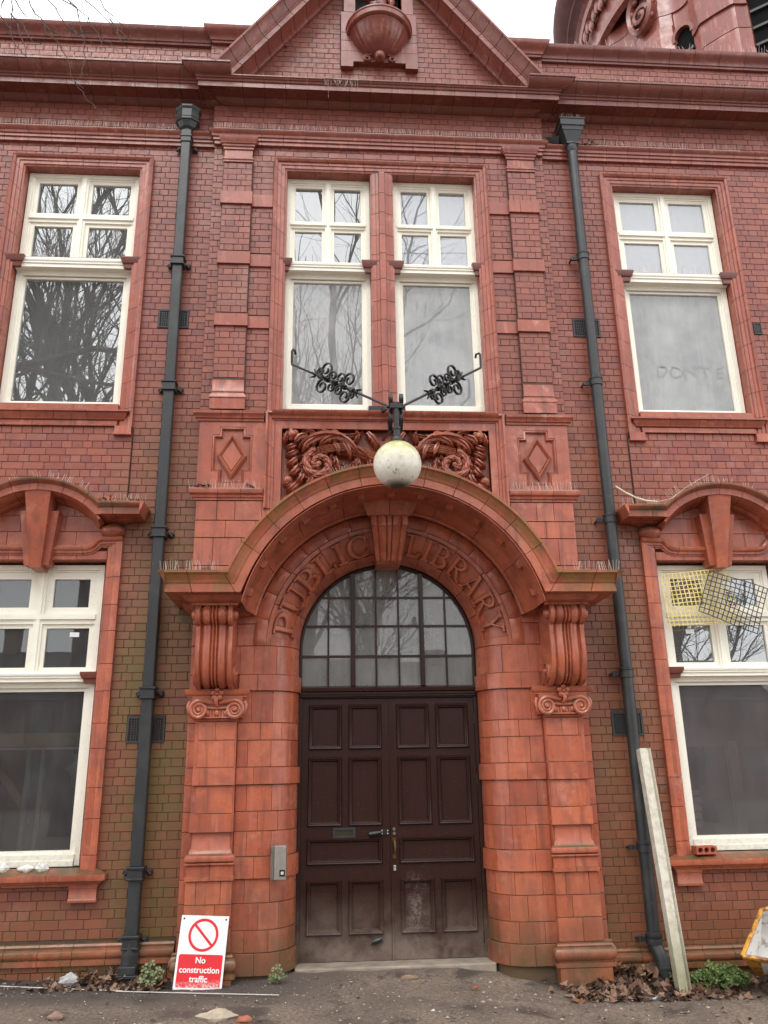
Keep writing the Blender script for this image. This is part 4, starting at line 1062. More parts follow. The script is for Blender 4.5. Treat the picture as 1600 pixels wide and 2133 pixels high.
# ---- PUBLIC LIBRARY: raised letters on the arch
def stroke(mb, pts, w, f, h=.042):
    """one pen stroke (list of (x, y, halfwidth?) in letter units) laid on the curved band"""
    P = [Vector(p[:2]) for p in pts]; m = len(P); vs = []
    for i in range(m):
        t = (P[min(i+1, m-1)]-P[max(i-1, 0)]).normalized(); nr = Vector((-t.y, t.x))
        ww = pts[i][2] if len(pts[i]) > 2 else w
        for d, n in ((-1, -.002), (-1, h*.7), (-.62, h), (.62, h), (1, h*.7), (1, -.002)):
            q = P[i] + nr*d*ww/2; vs.append(f(q.x, q.y, n))
    fs = [(i*6+k, i*6+k+1, i*6+7+k, i*6+6+k) for i in range(m-1) for k in range(5)]
    fs += [tuple(range(6)), tuple((m-1)*6+k for k in range(5, -1, -1))]
    mb.add(vs, fs)
def seg(a, b, n=4): return [(a[0]+(b[0]-a[0])*i/n, a[1]+(b[1]-a[1])*i/n) for i in range(n+1)]
def bow(cx, cy, rx, ry, a0, a1, n=14, thick=.20, thin=.08):
    r = []
    for i in range(n+1):
        a = radians(a0+(a1-a0)*i/n); r.append((cx+rx*cos(a), cy+ry*sin(a), thin+(thick-thin)*abs(cos(a))**1.3))
    return r
TK, TN = .20, .105
def serif(x, y, w=.34): return (seg((x-w/2, y), (x+w/2, y)), TN)
GL = {  # letters in a box one unit high: (width, strokes)
 'P': (.72, [(seg((.16,0),(.16,1)), TK), serif(.16,.03,.40), serif(.12,.97,.28), (bow(.30,.73,.34,.24,95,-95), 0), (seg((.16,.97),(.30,.97)), TN), (seg((.16,.49),(.28,.49)), TN)]),
 'U': (.86, [(seg((.16,1),(.16,.34)), TK), ([(.16,.36,.16),(.19,.18,.14),(.30,.06,.11),(.43,.03,.09),(.57,.06,.09),(.67,.18,.09),(.70,.36,.09)], 0), (seg((.70,.34),(.70,1)), .11), serif(.16,.97,.38), serif(.70,.97,.34)]),
 'B': (.74, [(seg((.16,0),(.16,1)), TK), serif(.10,.97,.24), serif(.10,.03,.24), (bow(.30,.75,.27,.22,95,-95), 0), (bow(.30,.28,.36,.25,95,-95), 0), (seg((.16,.97),(.3,.97)), TN), (seg((.16,.53),(.3,.53)), TN), (seg((.16,.03),(.3,.03)), TN)]),
 'L': (.66, [(seg((.16,0),(.16,1)), TK), serif(.16,.97,.40), (seg((.04,.03),(.60,.03)), TN), (seg((.58,.0),(.60,.26)), .12)]),
 'I': (.36, [(seg((.18,0),(.18,1)), TK), serif(.18,.97,.36), serif(.18,.03,.36)]),
 'C': (.84, [(bow(.46,.5,.37,.47,48,312,22), 0), (seg((.70,.66),(.72,.95)), .10), (seg((.70,.34),(.72,.06)), .10)]),
 'R': (.80, [(seg((.16,0),(.16,1)), TK), serif(.16,.03,.38), serif(.12,.97,.28), (bow(.30,.75,.31,.22,95,-95), 0), (seg((.16,.97),(.30,.97)), TN), (seg((.16,.53),(.3,.53)), TN), ([(.34,.53,.13),(.48,.34,.15),(.62,.12,.16),(.80,.02,.07)], 0)]),
 'A': (.86, [(seg((.40,1),(.12,0)), .09), (seg((.40,1),(.72,0)), TK), (seg((.22,.36),(.60,.36)), TN), serif(.12,.03,.28), serif(.72,.03,.32), (seg((.28,.99),(.44,.99)), TN)]),
 'Y': (.84, [(seg((.42,.46),(.42,0)), TK), (seg((.14,1),(.42,.46)), TK), (seg((.70,1),(.42,.46)), .09), serif(.42,.03,.40), serif(.14,.97,.30), serif(.70,.97,.28)]),
}
def word(txt, t0, t1):
    tot = sum(GL[c][0] for c in txt) + .10*(len(txt)-1); x = 0
    for c in txt:
        mb = MB()
        def f(u, v, n, x=x):
            th = t0 + (t1-t0)*(x+u)/tot
            return archf(th, (U1-.035) - (U1-U0-.07)*v, n-.030)
        for pts, w in GL[c][1]: stroke(mb, pts, w, f)
        obj('letter', mb, TERRA, B, smooth=20); x += GL[c][0] + .10
word('PUBLIC', radians(173.5), radians(100.5)); word('LIBRARY', radians(79.5), radians(6.5))

# ---- carved frieze
def leaf(mb, pts, w, y0=-.06, rise=.05, lobes=5, droop=.03, n=26):
    """an acanthus blade along a curve: ridged, toothed along both edges"""
    P = [Vector(p) for p in pts]
    S = [0]
    for a, b in zip(P, P[1:]): S.append(S[-1]+(b-a).length)
    def at(s):
        for i in range(1, len(S)):
            if s <= S[i]+1e-9: return P[i-1].lerp(P[i], (s-S[i-1])/(S[i]-S[i-1]))
        return P[-1]
    C = [at(S[-1]*i/n) for i in range(n+1)]
    for _ in range(2): C = [C[0]] + [(C[i-1]+C[i]*2+C[i+1])/4 for i in range(1, n)] + [C[-1]]
    vs = []; us = (-1, -.55, -.12, 0, .12, .55, 1)
    for i, p in enumerate(C):
        t = (C[min(i+1, n)]-C[max(i-1, 0)]).normalized(); nr = Vector((-t.y, t.x)); q = i/n
        env = sin(pi*min(1, .12+q*.88))**.6*(1-.25*q)
        tooth = .62+.38*abs(((q*lobes*1.0) % 1)*2-1)
        for u in us:
            a = abs(u); ww = w*env*(tooth if a > .9 else 1)
            h = rise*(1-.55*a) + (.014 if a < .05 else 0) + (-.010 if .1 < a < .2 else 0) + droop*q*(1 if a > .5 else .4)
            if a > .9: h -= .022*(1-tooth)*2
            b = p + nr*u*ww + t*(-.35*ww*a*(1 if a > .5 else 0))*0
            vs.append((b.x, y0-max(.004, h)-.02*sin(pi*q), b.y))
    k = len(us); mm = (n+1)*k
    vs += [(x, y0+.012, z) for x, y, z in vs]
    fs = [(i*k+j, i*k+j+1, (i+1)*k+j+1, (i+1)*k+j) for i in range(n) for j in range(k-1)]
    fs += [(i*k, (i+1)*k, mm+(i+1)*k, mm+i*k) for i in range(n)] + [(i*k+k-1, mm+i*k+k-1, mm+(i+1)*k+k-1, (i+1)*k+k-1) for i in range(n)]
    fs += [tuple(list(range(k)) + [mm+j for j in range(k-1, -1, -1)]), tuple([n*k+j for j in range(k)][::-1] + [mm+n*k+j for j in range(k)])]
    mb.add(vs, fs)
for s in SGN:
    m = MB()
    # great leaf sweeping out from the middle and dropping over the scroll
    leaf(m, [(.36,5.02),(.44,5.09),(.54,5.125),(.66,5.13),(.78,5.10),(.88,5.04),(.95,4.96)], .085, rise=.075, lobes=6)
    leaf(m, [(.50,5.12),(.60,5.09),(.68,5.04),(.72,4.99)], .055, rise=.09, lobes=4)
    leaf(m, [(.64,5.12),(.74,5.09),(.84,5.02),(.90,4.92)], .065, rise=.095, lobes=4)
    leaf(m, [(.50,5.13),(.42,5.07),(.35,4.99),(.30,4.90)], .06, rise=.08, lobes=4)
    leaf(m, [(.44,5.12),(.36,5.12),(.28,5.14),(.25,5.17)], .035, rise=.07, lobes=3)
    leaf(m, [(.40,5.00),(.30,4.97),(.22,4.90),(.18,4.82)], .055, rise=.06, lobes=4)
    leaf(m, [(.20,5.18),(.14,5.10),(.10,5.02),(.04,4.97)], .05, rise=.05, lobes=4)
    leaf(m, [(.84,5.13),(.93,5.09),(.98,5.02)], .06, rise=.10, lobes=4)
    leaf(m, [(.74,5.14),(.82,5.17),(.90,5.18)], .035, rise=.06, lobes=3)
    leaf(m, [(.58,5.15),(.66,5.17),(.74,5.185)], .03, rise=.05, lobes=3)
    leaf(m, [(.34,5.06),(.30,5.12),(.33,5.18)], .035, rise=.09, lobes=3)
    leaf(m, [(.56,5.05),(.52,4.97),(.50,4.90)], .045, rise=.10, lobes=4)
    leaf(m, [(.46,5.06),(.41,4.97),(.38,4.86)], .05, rise=.09, lobes=4)
    leaf(m, [(.28,4.90),(.32,4.82),(.40,4.76)], .045, rise=.06, lobes=3)
    leaf(m, [(.55,4.90),(.53,4.78),(.57,4.66)], .05, rise=.05, lobes=4)
    obj('acanthus_leaf', m.tf(lambda x, y, z: (x, y-.010, z)), TERRA, B, smooth=24, flip=s)
    m = MB()
    # scroll: thick reeded coil
    sp = spiral(.715, 4.795, .155, .035, pi*.42, -1.45, 54)
    for dr, yy, rr in ((-.052, -.095, .015), (-.032, -.125, .016), (-.010, -.142, .017), (.014, -.142, .017), (.036, -.125, .016), (.056, -.095, .015)):
        pts = []
        for i, (x, z) in enumerate(sp):
            d = Vector((x-.715, z-4.795)); l = d.length; d = d*(1+dr/l*(1-.55*i/54)); pts.append((.715+d.x, yy-.02*i/54+.008*sin(i*1.3+dr*90), 4.795+d.y))
        m.tube(pts, [rr*(1-.45*i/54) for i in range(55)], 6)
    for q in range(16):
        t = q/15; x, z = sp[int(t*40)]; d = Vector((x-.715, z-4.795)).normalized(); tt = Vector((-d.y, d.x))
        leaf(m, [(x+d.x*.03, z+d.y*.03), (x+d.x*.065-tt.x*.02, z+d.y*.065-tt.y*.02), (x+d.x*.085-tt.x*.055, z+d.y*.085-tt.y*.055)], .022, rise=.07, lobes=2, n=6)
    for k_, dz in enumerate((-.034, -.012, .012, .034)):
        m.tube([(.12,-.085,4.90+dz),(.25,-.105,4.945+dz),(.40,-.12,4.985+dz),(.54,-.125,4.985+dz),(.66,-.125,4.962+dz),(.74,-.13,4.938+dz)], [.016,.017,.016,.015,.015,.012], 6)
    leaf(m, [(.10,4.84),(.25,4.885),(.40,4.93),(.52,4.93)], .04, rise=.06, lobes=6)
    m.ball((.72,-.15,4.79), (.03,.03,.03), 10, 6)
    obj('scroll_stem', m.tf(lambda x, y, z: (x, y-.010, z)), TERRA, B, smooth=60, flip=s)
    m = MB()
    for a, b, c, w in (((.96,5.02),(1.03,4.98),(1.08,4.99),.045), ((.94,4.95),(1.02,4.90),(1.075,4.88),.045), ((.93,4.88),(1.0,4.81),(1.06,4.77),.05), ((.92,4.80),(.96,4.72),(1.03,4.66),.055), ((.88,4.73),(.90,4.64),(.96,4.57),.05), ((.80,4.69),(.80,4.61),(.86,4.54),.05), ((.98,4.60),(1.04,4.56),(1.09,4.55),.045), ((.93,4.60),(1.0,4.52),(1.06,4.49),.05)):
        leaf(m, [a, b, c], w, rise=.075, lobes=3, n=12)
    leaf(m, [(.86,4.90),(.90,4.80),(.86,4.68),(.76,4.60),(.64,4.57)], .05, rise=.05, lobes=6)
    leaf(m, [(1.05,5.18),(1.07,5.10),(1.09,5.02)], .04, rise=.05, lobes=3, n=12)
    obj('leaf_spray', m.tf(lambda x, y, z: (x, y-.010, z)), TERRA, B, smooth=24, flip=s)
    obj('carved_flower', MB().ball((1.04,-.12,4.615), (.05,.055,.05), 12, 8), TERRA, B, smooth=60, flip=s)
    m = MB()
    m.ball((1.005,-.10,5.135), (.055,.06,.055), 12, 8).ball((.985,-.15,5.125), (.022,.02,.022), 8, 6)
    for i in range(5):
        a = 2*pi*i/5; m.ball((1.005+.045*cos(a), -.10, 5.135+.045*sin(a)), (.03,.03,.03), 8, 6)
    obj('carved_flower', m.tf(lambda x, y, z: (x, y-.010, z)), TERRA, B, smooth=60, flip=s)

# ================================================================== DOOR AND FANLIGHT
DY = .25
for s in SGN: obj('door_frame', MB().box(.868, .925, DY-.02, DY+.10, .0, 2.42), DOOR, B, smooth=0, flip=s)
parts('door_transom', run(-.93, .93, [(.0,2.405),(.03,2.408),(.035,2.42),(.05,2.425),(.05,2.44),(.065,2.445),(.065,2.465),(.085,2.475),(.09,2.50),(.07,2.515),(.0,2.535)], DY+.01, (0,0)), DOOR)
m = MB().box(-.93, .93, DY+.01, DY+.1, 2.40, 2.535); obj('door_transom_core', m, DOOR, B, smooth=0)
def door_leaf(s):
    x0, x1 = (.003, .866); z0, z1 = .03, 2.402
    pans = [((.086,.394),(1.925,2.335)), ((.483,.790),(1.925,2.335)), ((.092,.396),(1.212,1.83)), ((.483,.793),(1.212,1.83)), ((.092,.798),(.868,1.085)), ((.094,.398),(.262,.712)), ((.487,.797),(.262,.712))]
    leafm = MB()
    xs = sorted({x0, x1} | {v for p in pans for v in p[0]}); zs = sorted({z0, z1} | {v for p in pans for v in p[1]})
    for a, b in zip(xs, xs[1:]):
        for c, d in zip(zs, zs[1:]):
            mx, mz = (a+b)/2, (c+d)/2
            if any(p[0][0] < mx < p[0][1] and p[1][0] < mz < p[1][1] for p in pans): continue
            leafm.box(a, b, DY, DY+.05, c, d)
    D = obj('door', leafm, DOOR, B, smooth=0, flip=s)
    for (a, b), (c, d) in pans:
        pm = MB().block(a+.028, b-.028, c+.028, d-.028, DY+.018, .03, .006); obj('door_panel', pm, DOOR, D, smooth=0, flip=s)
        mo = sweep([(a, c), (b, c), (b, d), (a, d)], [(-.012,.0),(-.012,.014),(-.002,.026),(.008,.022),(.014,.008),(.022,.006),(.028,-.012),(.034,-.018),(.034,-.03),(-.0,-.03)], DY, closed=True)
        parts('panel_moulding', mo, DOOR, s, D)
    return D
DL, DR = door_leaf(-1), door_leaf(1)
obj('meeting_bead', MB().box(-.0015, .016, DY-.012, DY+.03, .03, 2.40), DOOR, DR, smooth=0)
lb = MB(); frame_bars(lb, -.557, -.342, 1.095, 1.188, .022, DY-.014, DY+.01)
LB = obj('letter_box', lb, PIPE, DL, smooth=0)
obj('letter_flap', MB().box(-.535, -.364, DY-.004, DY+.012, 1.117, 1.166), m_plain('brass_dark', (.035,.03,.015), .4), DL, smooth=0)
bl = MB().box(-.10, -.012, DY-.018, DY+.002, 1.115, 1.165).tube([(-.21,DY-.03,1.125),(-.16,DY-.035,1.13),(-.09,DY-.03,1.14)], [.022,.026,.02], 8)
obj('hasp', bl, IRON, DL, smooth=40)
bl = MB()
for x in (-.085, -.03):
    for z in (1.127, 1.153): bl.ball((x, DY-.02, z), .007, 6, 4)
obj('hasp_rivet', bl, TUBE, DL)
h = MB().tube([(.033,DY,1.06),(.033,DY-.04,1.055),(.036,DY-.055,1.0),(.033,DY-.04,.945),(.033,DY,.94)], [.007,.008,.010,.008,.007], 8)
h.box(.018, .048, DY-.008, DY, 1.045, 1.09).box(.018, .048, DY-.008, DY, .90, .945)
obj('door_handle', h, m_plain('worn_bronze', (.20,.12,.05), .35, .5, .3, 30, .1, .9), DR)
obj('lock', MB().lathe([(.0001,.012),(.014,.012),(.018,0)], n=14).tf(lambda x, y, z: (.033+x, DY-z, 1.125+y)).join(MB().lathe([(.0001,.012),(.014,.012),(.018,0)], n=14).tf(lambda x, y, z: (.033+x, DY-z, 1.165+y))), m_plain('worn_steel', (.35,.32,.27), .35, .5, .3, 30, .1, .9), DR)
obj('keyhole', MB().box(.024, .044, DY-.006, DY+.002, .795, .84), TUBE, DR, smooth=0)
obj('keyhole_slot', MB().box(.030, .038, DY-.008, DY-.004, .803, .832), DARK, DR, smooth=0)
kn = MB().tube([(-.20,DY-.02,.185),(-.15,DY-.03,.20),(-.10,DY-.02,.215)], [.012,.02,.014], 6).tube([(-.21,DY-.015,.17),(-.15,DY-.02,.175),(-.09,DY-.015,.195)], .008, 6)
obj('broken_knocker', kn, PIPE, DL)
for z in (1.61, .2, 2.2): obj('hinge', MB().tube([(.868,DY-.008,z-.05),(.868,DY-.008,z+.05)], .008, 8), IRON, DR)
# fanlight
FL = obj('fanlight', sweep([(.915, 2.53)] + arc(0, ARCH_Z, .915, 0, 180, 40) + [(-.915, 2.53)], [(0,-.08),(0,.03),(.012,.034),(.022,.018),(.04,.015),(.045,-.08)], DY)[0], DOOR, B)
rz = [2.535, 2.83, 3.14, 3.44]; rx = [-.61, -.358, -.118, .118, .358, .61]
def half(z): return .875 if z < ARCH_Z else sqrt(max(0, .875**2-(z-ARCH_Z)**2))
def top(x): return ARCH_Z+sqrt(max(0, .885**2-x*x))
gb = MB()
for z in rz[1:]:
    h = half(z)+.005; gb.box(-h, h, DY-.004, DY+.03, z-.012, z+.012)
for x in rx:
    if abs(x) == .358: continue
    gb.box(x-.010, x+.010, DY-.006, DY+.029, 2.53, top(x))
obj('glazing_bar', gb, DOOR, FL, smooth=0)
for x in (-.358, .358):
    gb = MB().box(x-.024, x+.024, DY-.025, DY+.05, 2.53, top(x)).box(x-.012, x+.012, DY-.04, DY+.03, 2.53, top(x))
    obj('fanlight_mullion', gb, DOOR, FL, smooth=0)
zz = rz + [3.80]; xx = [-.9] + rx + [.9]
rg = random.Random(9)
for i in range(7):
    for j in range(4):
        a, b = xx[i], xx[i+1]; c, d = zz[j], zz[j+1]
        poly = [(a, c), (b, c), (b, d), (a, d)]
        if j >= 1 or i in (0, 6):
            N = 6; lo = c; ptsT = []
            lim = lambda x: ARCH_Z+sqrt(max(0, .885**2-x*x))
            us = [a+(b-a)*q/N for q in range(N+1)]
            us = [u for u in us if abs(u) <= .885 and lim(u) > c+.02]
            if i == 0: us = [u for u in ([-half(c)+.001 if c > ARCH_Z else -.88] + us) if abs(u) <= .884]
            if i == 6: us = us + [half(c)-.001 if c > ARCH_Z else .88]
            us = sorted(set(us))
            if len(us) < 2: continue
            poly = [(us[0], c), (us[-1], c)] + [(u, min(d, lim(u))) for u in us[::-1]]
            pp = []
            for q in poly:
                if not pp or (abs(q[0]-pp[-1][0]) > 1e-5 or abs(q[1]-pp[-1][1]) > 1e-5): pp.append(q)
            if abs(pp[0][0]-pp[-1][0]) < 1e-5 and abs(pp[0][1]-pp[-1][1]) < 1e-5: pp.pop()
            poly = pp
            if len(poly) < 3: continue
        tl, tw = rg.uniform(-.006, .006), rg.uniform(-.006, .006)
        pm = MB(); n = len(poly); cx = sum(p[0] for p in poly)/n; cz = sum(p[1] for p in poly)/n
        yv = [DY+.010 + (p[0]-cx)*tl + (p[1]-cz)*tw for p in poly]
        pm.add([(p[0], y, p[1]) for p, y in zip(poly, yv)] + [(p[0], y+.004, p[1]) for p, y in zip(poly, yv)], [tuple(range(n)), tuple(range(2*n-1, n-1, -1))] + [(q, (q+1) % n, n+(q+1) % n, n+q) for q in range(n)])
        obj('pane', pm, G_FAN, FL, smooth=0)
room(-1.5, 1.5, -.1, 4.2, .42, 3.0, PLASTER)
th = MB().block(-.90, .93, -.10, .025, .02, .35, .012); obj('threshold', th, m_plain('worn_stone', (.36,.30,.24), .85, .2, .5, 5, .3), B, smooth=0)

# ================================================================== FITTINGS ON THE WALL
for (x0, x1, z0, z1) in VENTS:
    small = x1-x0 < .15
    y = -.012; m = MB(); w = .012 if small else .02
    frame_bars(m, x0, x1, z0, z1, w, y, .02)
    obj('vent_grille', m, VENT, B, smooth=0)
    g = MB(); n = 5 if small else 13; k = 7 if small else 9
    ix0, ix1, iz0, iz1 = x0+w, x1-w, z0+w, z1-w
    for i in range(1, n): x = ix0+(ix1-ix0)*i/n; g.box(x-.004, x+.004, y+.004, .01, iz0, iz1)
    for i in range(1, k): z = iz0+(iz1-iz0)*i/k; g.box(ix0, ix1, y+.005, .009, z-.004, z+.004)
    obj('vent_bars', g, VENT, B, kind='stuff', smooth=0)
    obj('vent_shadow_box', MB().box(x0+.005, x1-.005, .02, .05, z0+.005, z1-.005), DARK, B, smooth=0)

# left pipe: square section with an eight-sided hopper
P1 = thing('drain_pipe', 'square grey rainwater pipe with eight-sided hopper left of the doorway', 'drain pipe', (-2.325, -.10, 0))
joints = [9.02, 7.262, 5.705, 4.078, 2.483, .90, .345]
for a, b in zip(joints[1:-1] , joints[:-2]):
    obj('pipe_length', MB().block(-.053, .053, a+.02, b, -.055, .10, .008), PIPE, P1, smooth=0)
obj('pipe_length', MB().block(-.053, .053, .345, .90, -.055, .10, .008), PIPE, P1, smooth=0)
for z in joints[1:]:
    c = MB()
    for z0, z1, e in ((-.075,.0,.066), (.0,.022,.078), (-.09,-.072,.074)): c.block(-e, e, z+z0, z+z1, -e-.004, .135, .004)
    obj('pipe_collar', c, PIPE, P1, smooth=0)
    for e in (-1, 1):
        k = MB()
        for i, (dx, dz, r) in enumerate(((.085,-.03,.022),(.108,-.022,.020),(.108,-.048,.020),(.098,-.035,.026),(.125,-.034,.013))): k.ball((e*dx, .075, z+dz), (r,.022,r), 8, 6)
        obj('fixing_lug', k, PIPE, P1)
# shoe: stepped out over the plinth
obj('pipe_shoe', MB().tube([(0,-.005,.29),(0,-.035,.21),(0,-.04,.12)], .074, 4).tf(lambda x, y, z: ((x)*.98, y, z)), PIPE, P1, smooth=0)
obj('pipe_collar', MB().block(-.075,.075,.07,.135,-.125,.17,.004).block(-.085,.085,.045,.07,-.135,.18,.004), PIPE, P1, smooth=0)
obj('pipe_shoe', MB().block(-.060,.060,-.12,.07,-.115,.15,.006), PIPE, P1, smooth=0)
def octa(r, z, sy=.8): return [(r*1.08239*cos(pi/8+pi*i/4), r*1.08239*sin(pi/8+pi*i/4)*sy, z) for i in range(8)]
h = MB(); prof = [(.055,8.97),(.055,9.06),(.085,9.085),(.118,9.15),(.136,9.16),(.136,9.185),(.122,9.195),(.122,9.30),(.135,9.31),(.148,9.33),(.148,9.355),(.130,9.36),(.130,9.20)]
h.add([p for r, z in prof for p in octa(r, z)], [(j*8+i, j*8+(i+1)%8, (j+1)*8+(i+1)%8, (j+1)*8+i) for j in range(len(prof)-1) for i in range(8)])
obj('hopper', h, PIPE, P1, smooth=0)
obj('hopper_neck', MB().block(-.06,.06,8.86,9.03,-.066,.12,.006).block(-.068,.068,8.93,8.955,-.074,.12,.003), PIPE, P1, smooth=0)
for e in (-1, 1): obj('fixing_lug', MB().ball((e*.09,.07,8.85), (.03,.025,.03), 8, 6).ball((e*.115,.07,8.83), (.018,.02,.02), 6, 4), PIPE, P1)

# right pipe: round section with a square hopper
P2 = thing('drain_pipe', 'round grey rainwater pipe with square tapered hopper right of the doorway', 'drain pipe', (2.365, -.115, 0))
js2 = [9.0, 7.473, 5.847, 4.243, 2.634, 1.018, .24]
for a, b in zip(js2[1:], js2[:-1]): obj('pipe_length', MB().tube([(0,0,a),(0,0,b)], .0585, 20), PIPE, P2)
for z in js2[1:]:
    obj('pipe_collar', MB().lathe([(.058,-.085),(.068,-.08),(.068,-.012),(.074,-.008),(.075,.012),(.066,.018),(.058,.02)], c=(0,0,z), n=22), PIPE, P2)
    k = MB().box(-.135,-.06, .02, .045, z-.06, z-.02).lathe([(.0,.0),(.018,.0),(.018,.05),(.0,.05)], c=(-.118,.03,z-.065), n=8)
    k.tube([(-.13,.03,z-.04),(-.13,.12,z-.04)], .012, 6); obj('fixing_lug', k, PIPE, P2)
obj('pipe_shoe', MB().tube([(0,0,.26),(0,0,.16),(.02,-.035,.10),(.035,-.06,.04),(.045,-.07,-.05),(.05,-.07,-.20)], .062, 18), PIPE, P2)
obj('pipe_collar', MB().lathe([(.062,.0),(.074,.0),(.074,.06),(.079,.065),(.079,.085),(.062,.09)], c=(.046,-.07,-.09), n=20), PIPE, P2)
obj('pipe_collar', MB().lathe([(.060,.0),(.071,.0),(.073,.03),(.071,.05),(.078,.06),(.078,.08),(.060,.085)], c=(0,0,.16), n=20), PIPE, P2)
h = MB()
q = [(.075,9.03),(.075,9.06),(.135,9.235),(.135,9.255),(.150,9.26),(.150,9.345),(.16,9.35),(.16,9.365),(.14,9.366),(.13,9.2)]
h.add([(sx*r, sy*r*.8, z) for r, z in q for sx, sy in ((-1,-1),(1,-1),(1,1),(-1,1))], [(j*4+i, j*4+(i+1)%4, (j+1)*4+(i+1)%4, (j+1)*4+i) for j in range(len(q)-1) for i in range(4)])
obj('hopper', h, PIPE, P2, smooth=0)
obj('hopper_neck', MB().lathe([(.06,8.93),(.07,8.95),(.07,9.02),(.078,9.025),(.078,9.045),(.06,9.05)], n=20), PIPE, P2)
m = MB(); m.add([(-.28,.105,9.235),(-.13,.02,9.21),(-.13,.105,9.10),(-.28,.11,9.235),(-.13,.03,9.21),(-.13,.11,9.10)], [(0,1,2),(5,4,3),(0,3,4,1),(1,4,5,2),(2,5,3,0)])
obj('hopper_stay', m, PIPE, P2, smooth=0)

# lamp over the door
LP = thing('wall_lamp', 'weathered white globe lamp on black wrought iron bracket above the arch', 'lamp', (.012, -.12, 5.35))
lx, ly, lz = 0, -1.08, -.96                                        # globe centre relative to the bracket plate
gm = MB().lathe([(.222*sin(pi*i/26)+1e-4, -.222*cos(pi*i/26)) for i in range(27)], c=(lx,ly,lz), n=40)
obj('globe', gm, GLOBE, LP, smooth=80)
obj('globe_gallery', MB().lathe([(.03,.225),(.055,.212),(.056,.235),(.05,.26),(.036,.275),(.034,.34),(.04,.345),(.04,.37),(.026,.38),(.026,.56)], c=(lx,ly,lz), n=20), IRON, LP)
obj('wall_plate', MB().box(-.20,.20,-.02,.06,.03,.12), IRON, LP, smooth=0)
for e in (-1, 1):
    obj('arm', MB().ribbon([(e*.05,-.02,.06),(e*.05,-.30,-.04),(e*.048,-.62,-.17),(e*.045,-.95,-.32),(e*.045,-1.08,-.36)], .03, .045, (1,0,0)), IRON, LP, smooth=0)
    sp = [(e*.05, -1.06+y, -.30+z) for y, z in spiral(0, 0, .075, .02, -pi*.4, -1.2, 22)]
    obj('scroll', MB().ribbon(sp, .034, .012, (1,0,0)), IRON, LP)
    sp = [(e*.05, -.95+y, -.48+z) for y, z in spiral(0, 0, .11, .03, pi*.7, 1.3, 26)]
    obj('scroll', MB().ribbon(sp, .034, .012, (1,0,0)), IRON, LP)
    obj('brace', MB().ribbon([(e*.05,-.02,-.28),(e*.05,-.35,-.38),(e*.05,-.7,-.50),(e*.05,-.98,-.58)], .028, .02, (1,0,0)), IRON, LP, smooth=0)
    obj('bolt', MB().tube([(e*.03,-1.0,-.345),(e*.085,-1.0,-.345)], .014, 6), IRON, LP)
obj('arm_cross_bar', MB().box(-.06,.06,-1.11,-1.05,-.40,-.34), IRON, LP, smooth=0)
for e in (-1, 1):
    a = Vector((e*.05, -1.0, -.345)); b = Vector((e*1.03, -.13, .545))
    obj('stay_bar', MB().tube([a, a.lerp(b, .5), b, b + Vector((0,.0,.03)), b + Vector((0,0,.16)), b + Vector((e*-.008,.03,.19)), b + Vector((e*-.03,.07,.20)), b + Vector((e*-.035,.10,.17))], .0125, 8), IRON, LP)
    d = (b-a).normalized(); up = (Vector((0,0,1)) - d*d.z).normalized(); side = d.cross(up)
    def sc(c0, sgn, r, dirn, off, size):
        c = a.lerp(b, c0)
        pts = []
        for i in range(27):
            t = i/26; ang = -pi/2 + dirn*2*pi*1.35*t; rr = size*(1-.68*t)
            pts.append(c + d*(rr*cos(ang)*1.0*1) + up*sgn*(size+rr*sin(ang)) + side*off)
        return pts
    for (c0, sgn, dirn, size) in ((.42,1,1,.070),(.50,1,-1,.055),(.575,1,1,.048),(.66,1,-1,.075),(.40,-1,-1,.068),(.47,-1,1,.045),(.55,-1,-1,.045),(.63,-1,1,.070),(.70,1,1,.04),(.345,-1,1,.035)):
        obj('scroll', MB().ribbon(sc(c0, sgn, 0, dirn, 0, size*1.22), .026, .013, side), IRON, LP)
    for off in (-.035, .035):
        for c0, dirn, size in ((.42,1,.05),(.62,-1,.05),(.52,1,.04)):
            c = a.lerp(b, c0)
            pts = [c + d*(size*(1-.6*i/20)*cos(-pi/2+dirn*2.4*pi*i/20)) + side*(1 if off > 0 else -1)*(size+size*(1-.6*i/20)*sin(-pi/2+dirn*2.4*pi*i/20)) for i in range(21)]
            obj('scroll', MB().ribbon(pts, .024, .012, up), IRON, LP)
    for c0 in (.36, .44, .53, .61, .68):
        c = a.lerp(b, c0); obj('scroll_collar', MB().tube([c-d*.025, c+d*.025], .028, 8), IRON, LP)
    for c0, e2 in ((.33,-1),(.72,1)):
        c = a.lerp(b, c0)
        for v in (up, -up, side, -side): obj('scroll_tip', MB().tube([c, c+d*.03*e2+v*.025, c+d*.075*e2+v*.045], [.012,.014,.006], 6), IRON, LP)

# keypad beside the door
IC = thing('keypad_box', 'grey metal keypad box on the round jamb left of the door', 'keypad', (-1.035, -.215, .94))
obj('box', MB().block(-.047,.056,-.140,.140,-.10,.14,.005), m_plain('grey_metal', (.36,.33,.29), .45, .5, .2, 15, .05, .5), IC, smooth=0)
obj('back_box', MB().block(-.082,-.049,-.145,.135,-.055,.20,.004), m_plain('grey_metal_dull', (.20,.185,.165), .5, .4, .2, 15, .05, .3), IC, smooth=0)
obj('button_plate', MB().block(.0,.048,-.11,-.055,-.104,.01,.002), IRON, IC, smooth=0)
obj('button', MB().block(.012,.036,-.095,-.07,-.107,.01,.002), TUBE, IC, smooth=0)

